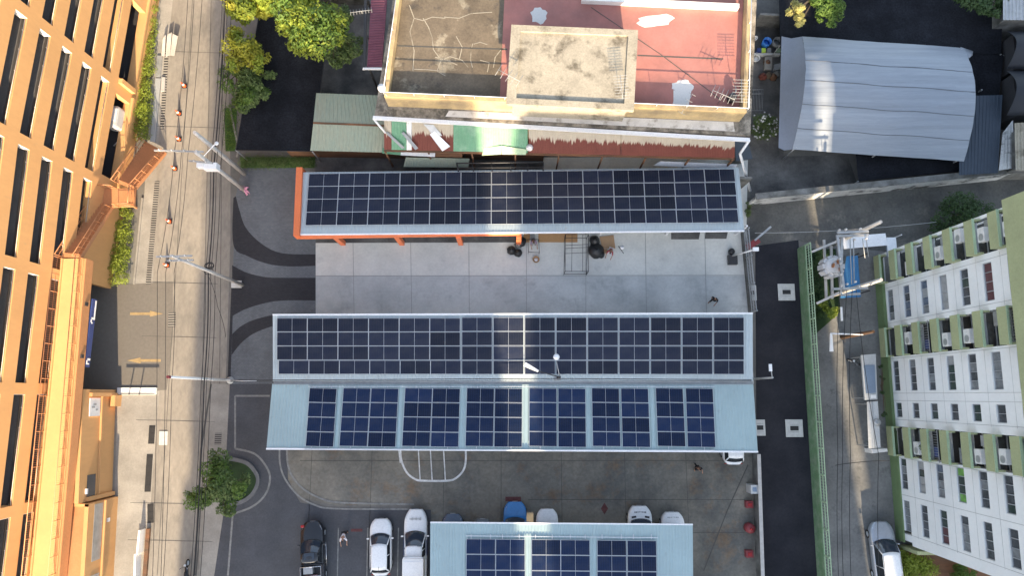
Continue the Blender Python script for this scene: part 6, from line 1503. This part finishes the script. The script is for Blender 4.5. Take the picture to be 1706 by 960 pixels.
# white pickup with box
t, d = vehicle('delivery_pickup', 'long white pickup with a white box body beside the near carport', 'pickup truck', 694, 913, .5, 6.1, 1.84, 1.85, 'car_white', 'pickup')
bx = local(t, 'box_body', 'white_paint', (0, -1.72, 1.55), (1.62, 2.62, 1.25), .03); local(t, 'box_front_rail', 'white_metal', (0, -.33, 2.19), (1.5, .07, .04)); local(t, 'box_front_rail', 'white_metal', (0, -.62, 2.19), (1.5, .05, .03))
for s in (-1, 1): local(t, 'side_decal', 'sign_blue', (s*.91, .15, .75), (.02, 1.2, .4))
hd = MB(); rn = random.Random(3)
for i in range(9): hd.box((-.42+.105*i, 2.35, .93), (.07, .10+.05*(i % 3), .012))
hd.build('hood_lettering', MT['curtain_f'], t, local=True)
rg = MB(); n = 16
rg.tube([Vector((.40+.10*math.cos(2*math.pi*k/n), .55+.13*math.sin(2*math.pi*k/n), d['top']+.035)) for k in range(n+1)], .015, 5); rg.box((-.05, .55, d['top']+.028), (.5, .06, .012)); rg.build('roof_emblem', MT['curtain_a'], t, local=True)
# row under the near carport
vehicle('sedan_car', 'dark navy car nose peeking out of the near carport, leftmost', 'car', 755, 902, 0, 4.4, 1.75, 1.48, 'car_navy', 'sedan')
vehicle('sedan_car', 'dark grey car, only its nose edge shows from the near carport', 'car', 804, 911, 0, 4.4, 1.72, 1.46, 'car_grey', 'sedan')
t, d = vehicle('blue_car', 'bright blue car nose out of the near carport', 'car', 858, 884, 0, 4.6, 1.84, 1.6, 'car_blue', 'suv')
vehicle('white_car', 'white car with black bumper right of the blue car', 'car', 911, 895, 0, 4.5, 1.78, 1.62, 'car_white', 'suv', None)
t, d = vehicle('white_van', 'white van with dark lettering and hood vents at the carport edge', 'van', 1064, 895, 0, 5.0, 1.9, 2.1, 'car_white', 'van')
hd = MB()
for i in range(8): hd.box((-.42+.12*i, 2.05, 1.065), (.075, .12, .012))
hd.build('hood_lettering', MT['curtain_a'], t, local=True)
for s in (-1, 1): local(t, 'hood_vent', 'black_plastic', (s*.52, 1.70, 1.115), (.36, .14, .02), .0, s*-.15)
t, d = vehicle('white_suv', 'white van with wide dark windscreen, rightmost under the near carport', 'van', 1118, 902, 0, 4.7, 1.84, 1.9, 'car_white', 'van')
hd = MB()
for i in range(7): hd.box((-.40+.13*i, 1.98, 1.055), (.085, .09, .012))
hd.build('hood_lettering', MT['curtain_f'], t, local=True)
vehicle('white_car', 'white car under the lower carport, only its rear shows', 'car', 1216, 730, 0, 4.1, 1.72, 1.5, 'car_white', 'hatch')
t, d = vehicle('silver_suv', 'silver suv with white roof parked beside the apartment block', 'car', 1466, 922, 3, 5.0, 1.95, 1.85, 'car_silver', 'suv', {'roof': 'car_white'})
for s in (-1, 1): MB().tube([Vector((s*.66, d['rt0']-.2, d['top']+.02)), Vector((s*.66, d['rt1']+.2, d['top']+.02))], .025, 5).build('roof_rail', MT['chrome'], t, local=True)
cv = thing('white_machine', 'rounded white machine on the ledge inside the tall garage opening', 'machine', fq(-2.4, 1.5, -.5)); q = fq(-2.4, 1.52, -.75)
MB().box(q+Vector((0, 0, .65)), (.9, 1.9, 1.3), -FA).build('body', MT['kiosk_white'], cv, bevel=.2); MB().box(q+Vector((.2, .1, 1.32)), (.45, 1.1, .06), -FA).build('lid', MT['lamp_lens'], cv, bevel=.02); MB().tube([q+Vector((.3, -1.0, .2)), q+Vector((.1, -1.7, .1)), q+Vector((-.3, -2.2, .1))], .06, 6).build('hose', MT['galv'], cv)
# motorcycles
def motorcycle(label, px, py, ang, m):
    t = thing('motorcycle', label, 'motorcycle', P(px, py, .01), R(ang))
    for yy in (.62, -.62):
        w = MB(); n = 18
        for rr, r2 in ((.26, .055),): w.tube([Vector((0, yy+rr*math.cos(2*math.pi*k/n), .31+rr*math.sin(2*math.pi*k/n))) for k in range(n+1)], r2, 6)
        wo = w.build('wheel', MT['black_rubber'], t, local=True); MB().tube([Vector((-.04, yy, .31)), Vector((.04, yy, .31))], .18, 12).build('rim', MT['alu'], wo, local=True)
    b = MB(); b.tube([Vector((0, .50, .62)), Vector((0, .2, .55)), Vector((0, -.3, .58)), Vector((0, -.72, .74))], [.10, .15, .17, .09], 8); b.build('body', MT[m], t, local=True)
    b = MB(); b.tube([Vector((0, .08, .74)), Vector((0, -.25, .78)), Vector((0, -.66, .82))], [.10, .14, .11], 8); b.build('seat', MT['black_plastic'], t, local=True)
    b = MB(); b.tube([Vector((-.34, .36, .98)), Vector((0, .46, .96)), Vector((.34, .36, .98))], .02, 6); b.tube([Vector((0, .46, .96)), Vector((0, .62, .32))], .035, 6); b.build('handlebar', MT['dark_steel'], t, local=True)
    b = MB(); b.lathe(Vector((0, .55, .78)), [(.09, 0), (.1, .1), (0, .14)], 10); b.build('headlight', MT['lamp_lens'], t, local=True)
    for s in (-1, 1): MB().tube([Vector((s*.25, .38, .98)), Vector((s*.32, .34, 1.14))], .02, 5).build('mirror', MT['chrome'], t, local=True)
    return t
motorcycle('grey motorcycle parked beside the white kiosk', 1425, 608, 60, 'car_grey')
motorcycle('dark motorcycle at the bottom edge of the left road', 316, 951, 5, 'car_black')

# ================================================================ PEOPLE
def skinned(name, verts, edges, rad, m, parent, sub=1):
    me = bpy.data.meshes.new(name); me.from_pydata([tuple(v) for v in verts], edges, []); me.materials.append(MT[m])
    o = bpy.data.objects.new(name, me); COL.objects.link(o)
    if parent is not None: o.parent = parent
    md = o.modifiers.new('skin', 'SKIN'); md.use_smooth_shade = True
    if not me.skin_vertices: 
        bpy.context.view_layer.objects.active = o
    lay = me.skin_vertices[0].data if me.skin_vertices else None
    if lay is None: return o
    for i, r in enumerate(rad): lay[i].radius = (r, r) if not isinstance(r, tuple) else r
    lay[0].use_root = True
    sd = o.modifiers.new('sub', 'SUBSURF'); sd.levels = sub; sd.render_levels = sub
    return o
def person(label, px, py, ang, pose, shirt, trousers, hair='hair', cap=None):
    root = thing('person', label, 'person', P(px, py, .014), R(ang))
    bend, knee = pose.get('bend', 0), pose.get('crouch', 0)        # radians of forward bend; 0..1 crouch
    hip = Vector((0, -.18*knee, .93-.50*knee)); V = []; E = []; Rr = []
    def sp(dist, side=0., fwd=0.): return hip+Vector((side, math.sin(bend)*dist+fwd*math.cos(bend), math.cos(bend)*dist-fwd*math.sin(bend)))
    def v(p, r): V.append(Vector(p)); Rr.append(r); return len(V)-1
    def e(a, b): E.append((a, b))
    pel = v(hip, (.15, .11)); wai = v(sp(.20), (.135, .10)); che = v(sp(.40), (.165, .11)); nk = v(sp(.54), .058); hd0 = v(sp(.62, 0, .02), (.075, .085)); hd1 = v(sp(.72, 0, .02), (.082, .10)); hd2 = v(sp(.80, 0, .01), (.06, .075))
    for a, b in ((pel, wai), (wai, che), (che, nk), (nk, hd0), (hd0, hd1), (hd1, hd2)): e(a, b)
    ns = v(sp(.70, 0, .125), .014); e(hd1, ns)
    arms = []; legs = []
    for s in (-1, 1):
        sh_ = v(sp(.47, s*.19), .058); e(che, sh_)
        sw = pose.get('arm', (.2, -.2))[0 if s < 0 else 1]
        S = V[sh_]; el = S+Vector((s*.07, .28*math.sin(sw+bend*.5), -.28*math.cos(sw+bend*.5))); wr = el+Vector((s*-.02, .25*math.sin(sw+.45+bend*.4), -.25*math.cos(sw+.45+bend*.4)))
        ei = v(el, .042); wi = v(wr, .03); pm_ = v(wr+(wr-el).normalized()*.08, (.042, .022)); e(sh_, ei); e(ei, wi); e(wi, pm_); arms.append((sh_, ei, wi))
        dd = (wr-el).normalized(); sd_ = Vector((1, 0, 0))
        for k, ln in enumerate((.072, .08, .076, .06)):
            q = V[pm_]+sd_*(-.03+.02*k); a = v(q+dd*.03, .0095); b = v(q+dd*(.03+ln*.5)+Vector((0, .008, 0)), .009); c = v(q+dd*(.02+ln)+Vector((0, .022, 0)), .007); e(pm_, a); e(a, b); e(b, c)
        a = v(V[wi]+dd*.04+Vector((-s*.035, .02, 0)), .011); b = v(V[wi]+dd*.085+Vector((-s*.05, .035, 0)), .009); e(wi, a); e(a, b)
        st = pose.get('step', 0)*s
        hp = v(hip+Vector((s*.095, 0, -.06)), .085); e(pel, hp)
        fy = st*.22; kn = v(Vector((s*(.10+.05*knee), fy*.5+.06+.30*knee, .50-.06*knee)), .062); an = v(Vector((s*.11, fy-.03, .09)), .042); to = v(Vector((s*.13, fy+.15, .035)), .035); e(hp, kn); e(kn, an); e(an, to); legs.append((hp, kn, an, to))
    skinned('body', V, E, Rr, 'skin', root)
    def shell(name, ids, edges, m, grow):
        mp = {i: k for k, i in enumerate(ids)}
        rr = [tuple(x+grow for x in (Rr[i] if isinstance(Rr[i], tuple) else (Rr[i], Rr[i]))) for i in ids]
        skinned(name, [V[i] for i in ids], [(mp[a], mp[b]) for a, b in edges], rr, m, root)
    (s0, e0, w0_), (s1, e1, w1_) = arms
    shell('shirt', [pel, wai, che, s0, e0, s1, e1], [(pel, wai), (wai, che), (che, s0), (s0, e0), (che, s1), (s1, e1)], shirt, .016)
    (h0, k0, a0, t0), (h1_, k1, a1, t1_) = legs
    shell('trousers', [pel, h0, k0, a0, h1_, k1, a1], [(pel, h0), (h0, k0), (k0, a0), (pel, h1_), (h1_, k1), (k1, a1)], trousers, .014)
    for a, t_ in ((a0, t0), (a1, t1_)): skinned('shoe', [V[a]-Vector((0, .03, .045)), V[t_]], [(0, 1)], [(.05, .045), (.048, .036)], 'black_rubber', root)
    hm = skinned('hair' if not cap else 'cap', [V[hd1]+(V[hd2]-V[hd1])*.35-Vector((0, .025, 0)), V[hd2]+(V[hd2]-V[hd1])*.25-Vector((0, .015, 0))], [(0, 1)], [(.092, .105), (.06, .07)], cap or hair, root)
    for s in (-1, 1):
        mb = MB(); mb.lathe(sp(.715, s*.032, .108), [(0, -.009), (.011, 0), (0, .009)], 8); mb.build('eye', MT['hair'], root, local=True)
    return root
person('person in a white shirt bending beside the white hatchback', 577, 886, 185, {'bend': .75, 'arm': (.5, .6)}, 'cloth_white', 'cloth_black')
person('person in dark clothes walking below the lower carport', 1157, 778, 200, {'bend': .12, 'arm': (.5, -.3), 'step': 1}, 'cloth_black', 'cloth_black')
person('person in black clothes walking in the bright yard', 1185, 501, 150, {'bend': .1, 'arm': (.5, -.4), 'step': 1}, 'cloth_black', 'cloth_black')
person('worker in a red shirt crouching by the cardboard sheet', 1016, 420, 160, {'bend': .7, 'crouch': 1, 'arm': (.6, .7)}, 'cloth_red', 'cloth_white')
person('worker in a lilac top crouching beside the work table', 888, 405, 190, {'bend': .5, 'crouch': .9, 'arm': (.7, .5)}, 'cloth_lilac', 'cloth_grey')
# ================================================================ LIGHT, SKY, CAMERA
SUN_EL = 22.0; SUN_AZ = 5.5          # sun low in the south, a little to the east
SUN_K = 4.2; SKY_K = .15; EXPO = 1.7
w = bpy.data.worlds.new('World'); SC.world = w; w.use_nodes = True
nt = w.node_tree
sky = nt.nodes.new('ShaderNodeTexSky'); sky.sky_type = 'NISHITA'; sky.sun_disc = False
sky.sun_elevation = R(SUN_EL); sky.sun_rotation = R(180-SUN_AZ); sky.air_density = 1.0; sky.dust_density = 2.0
bg = nt.nodes['Background']; bg.inputs['Strength'].default_value = SKY_K
hsn = nt.nodes.new('ShaderNodeHueSaturation'); hsn.inputs['Saturation'].default_value = .72
nt.links.new(sky.outputs[0], hsn.inputs['Color']); nt.links.new(hsn.outputs[0], bg.inputs['Color'])
ld = bpy.data.lights.new('sun', 'SUN'); ld.energy = SUN_K; ld.angle = R(.5); ld.color = (1.0, .79, .54)
lo = bpy.data.objects.new('sun', ld); COL.objects.link(lo)
dv = Vector((math.sin(R(SUN_AZ))*math.cos(R(SUN_EL)), -math.cos(R(SUN_AZ))*math.cos(R(SUN_EL)), math.sin(R(SUN_EL))))
lo.rotation_euler = dv.to_track_quat('Z', 'Y').to_euler(); lo.location = dv*200

# unseen blocks south of the picture, gapped and stepped to shape the shade
def tower(name, label, polys, loc):
    t = thing(name, label, 'building', loc)
    for i, (x0, x1, y0, y1, h) in enumerate(polys):
        MB().box(((x0+x1)/2, (y0+y1)/2, h/2), (x1-x0, y1-y0, h)).build('block', MT['tower_wall'], t)
        wb = MB(); n = int(h/3.2)
        for k in range(n):
            wb.box(((x0+x1)/2, y1+.02, 1.8+k*3.2), (max(.3, x1-x0-.6), .03, 1.5))
        wb.build('window_band', MT['tower_glass'], t)
TY = -82.0
TS = TY-12.0
def tx(px, py, z=0, pl=TY):      # where a face plane of the towers is met by the sun ray through a surveyed point
    q = P(px, py, z); return q.x+(q.y-pl)*math.tan(R(SUN_AZ)), q.z+(q.y-TY)*math.tan(R(SUN_EL))/math.cos(R(SUN_AZ))
hA = tx(740, 127, 8.2)[1]; hB = tx(1110, 142, 8.2)[1]
xl = tx(832, 575, 3.6)[0]; xr = tx(884, 575, 3.6, TS)[0]
st = [tx(q[0], q[1], 0, TS)[:1]+tx(q[0], q[1])[1:] for q in ((284, 880), (304, 720), (312, 560), (330, 330), (336, 200), (347, 20))]
pol = [(st[-1][0], xl, TS, TY, hA)]
for i in range(len(st)-1):
    if st[i+1][0]-st[i][0] > .05: pol.append((st[i][0], st[i+1][0]-.002*i, TS+i*.1, TY-.01*(i+1), (st[i][1]+st[i+1][1])/2))
tower('shade_tower', 'unseen beige tower south of the car park, west side stepped to shape the shade', pol, ((st[-1][0]+xl)/2, TY-6, 0))
xs = tx(1398, 640, 0)[0]; xs2 = tx(1417, 640, 0, TS)[0]
tower('shade_tower', 'unseen tall beige shade tower due south of the white vans', [(xr, xs, TS, TY, hB)], ((xr+xs)/2, TY-6, 0))
tower('shade_tower', 'unseen wide beige shade tower south of the white apartment block', [(xs2, xs2+48, TS, TY, hB)], (xs2+24, TY-6, 0))

cd = bpy.data.cameras.new('camera'); cam = bpy.data.objects.new('camera', cd); COL.objects.link(cam)
cd.sensor_width = 36; cd.lens = F/1706*36; cd.clip_end = 3000; cd.clip_start = .5
cam.location = (0, 0, H); cam.rotation_euler = (T, 0, 0)
SC.camera = cam
SC.view_settings.view_transform = 'Standard'; SC.view_settings.look = 'None'; SC.view_settings.exposure = EXPO; SC.view_settings.gamma = 1
SC.view_settings.use_curve_mapping = False
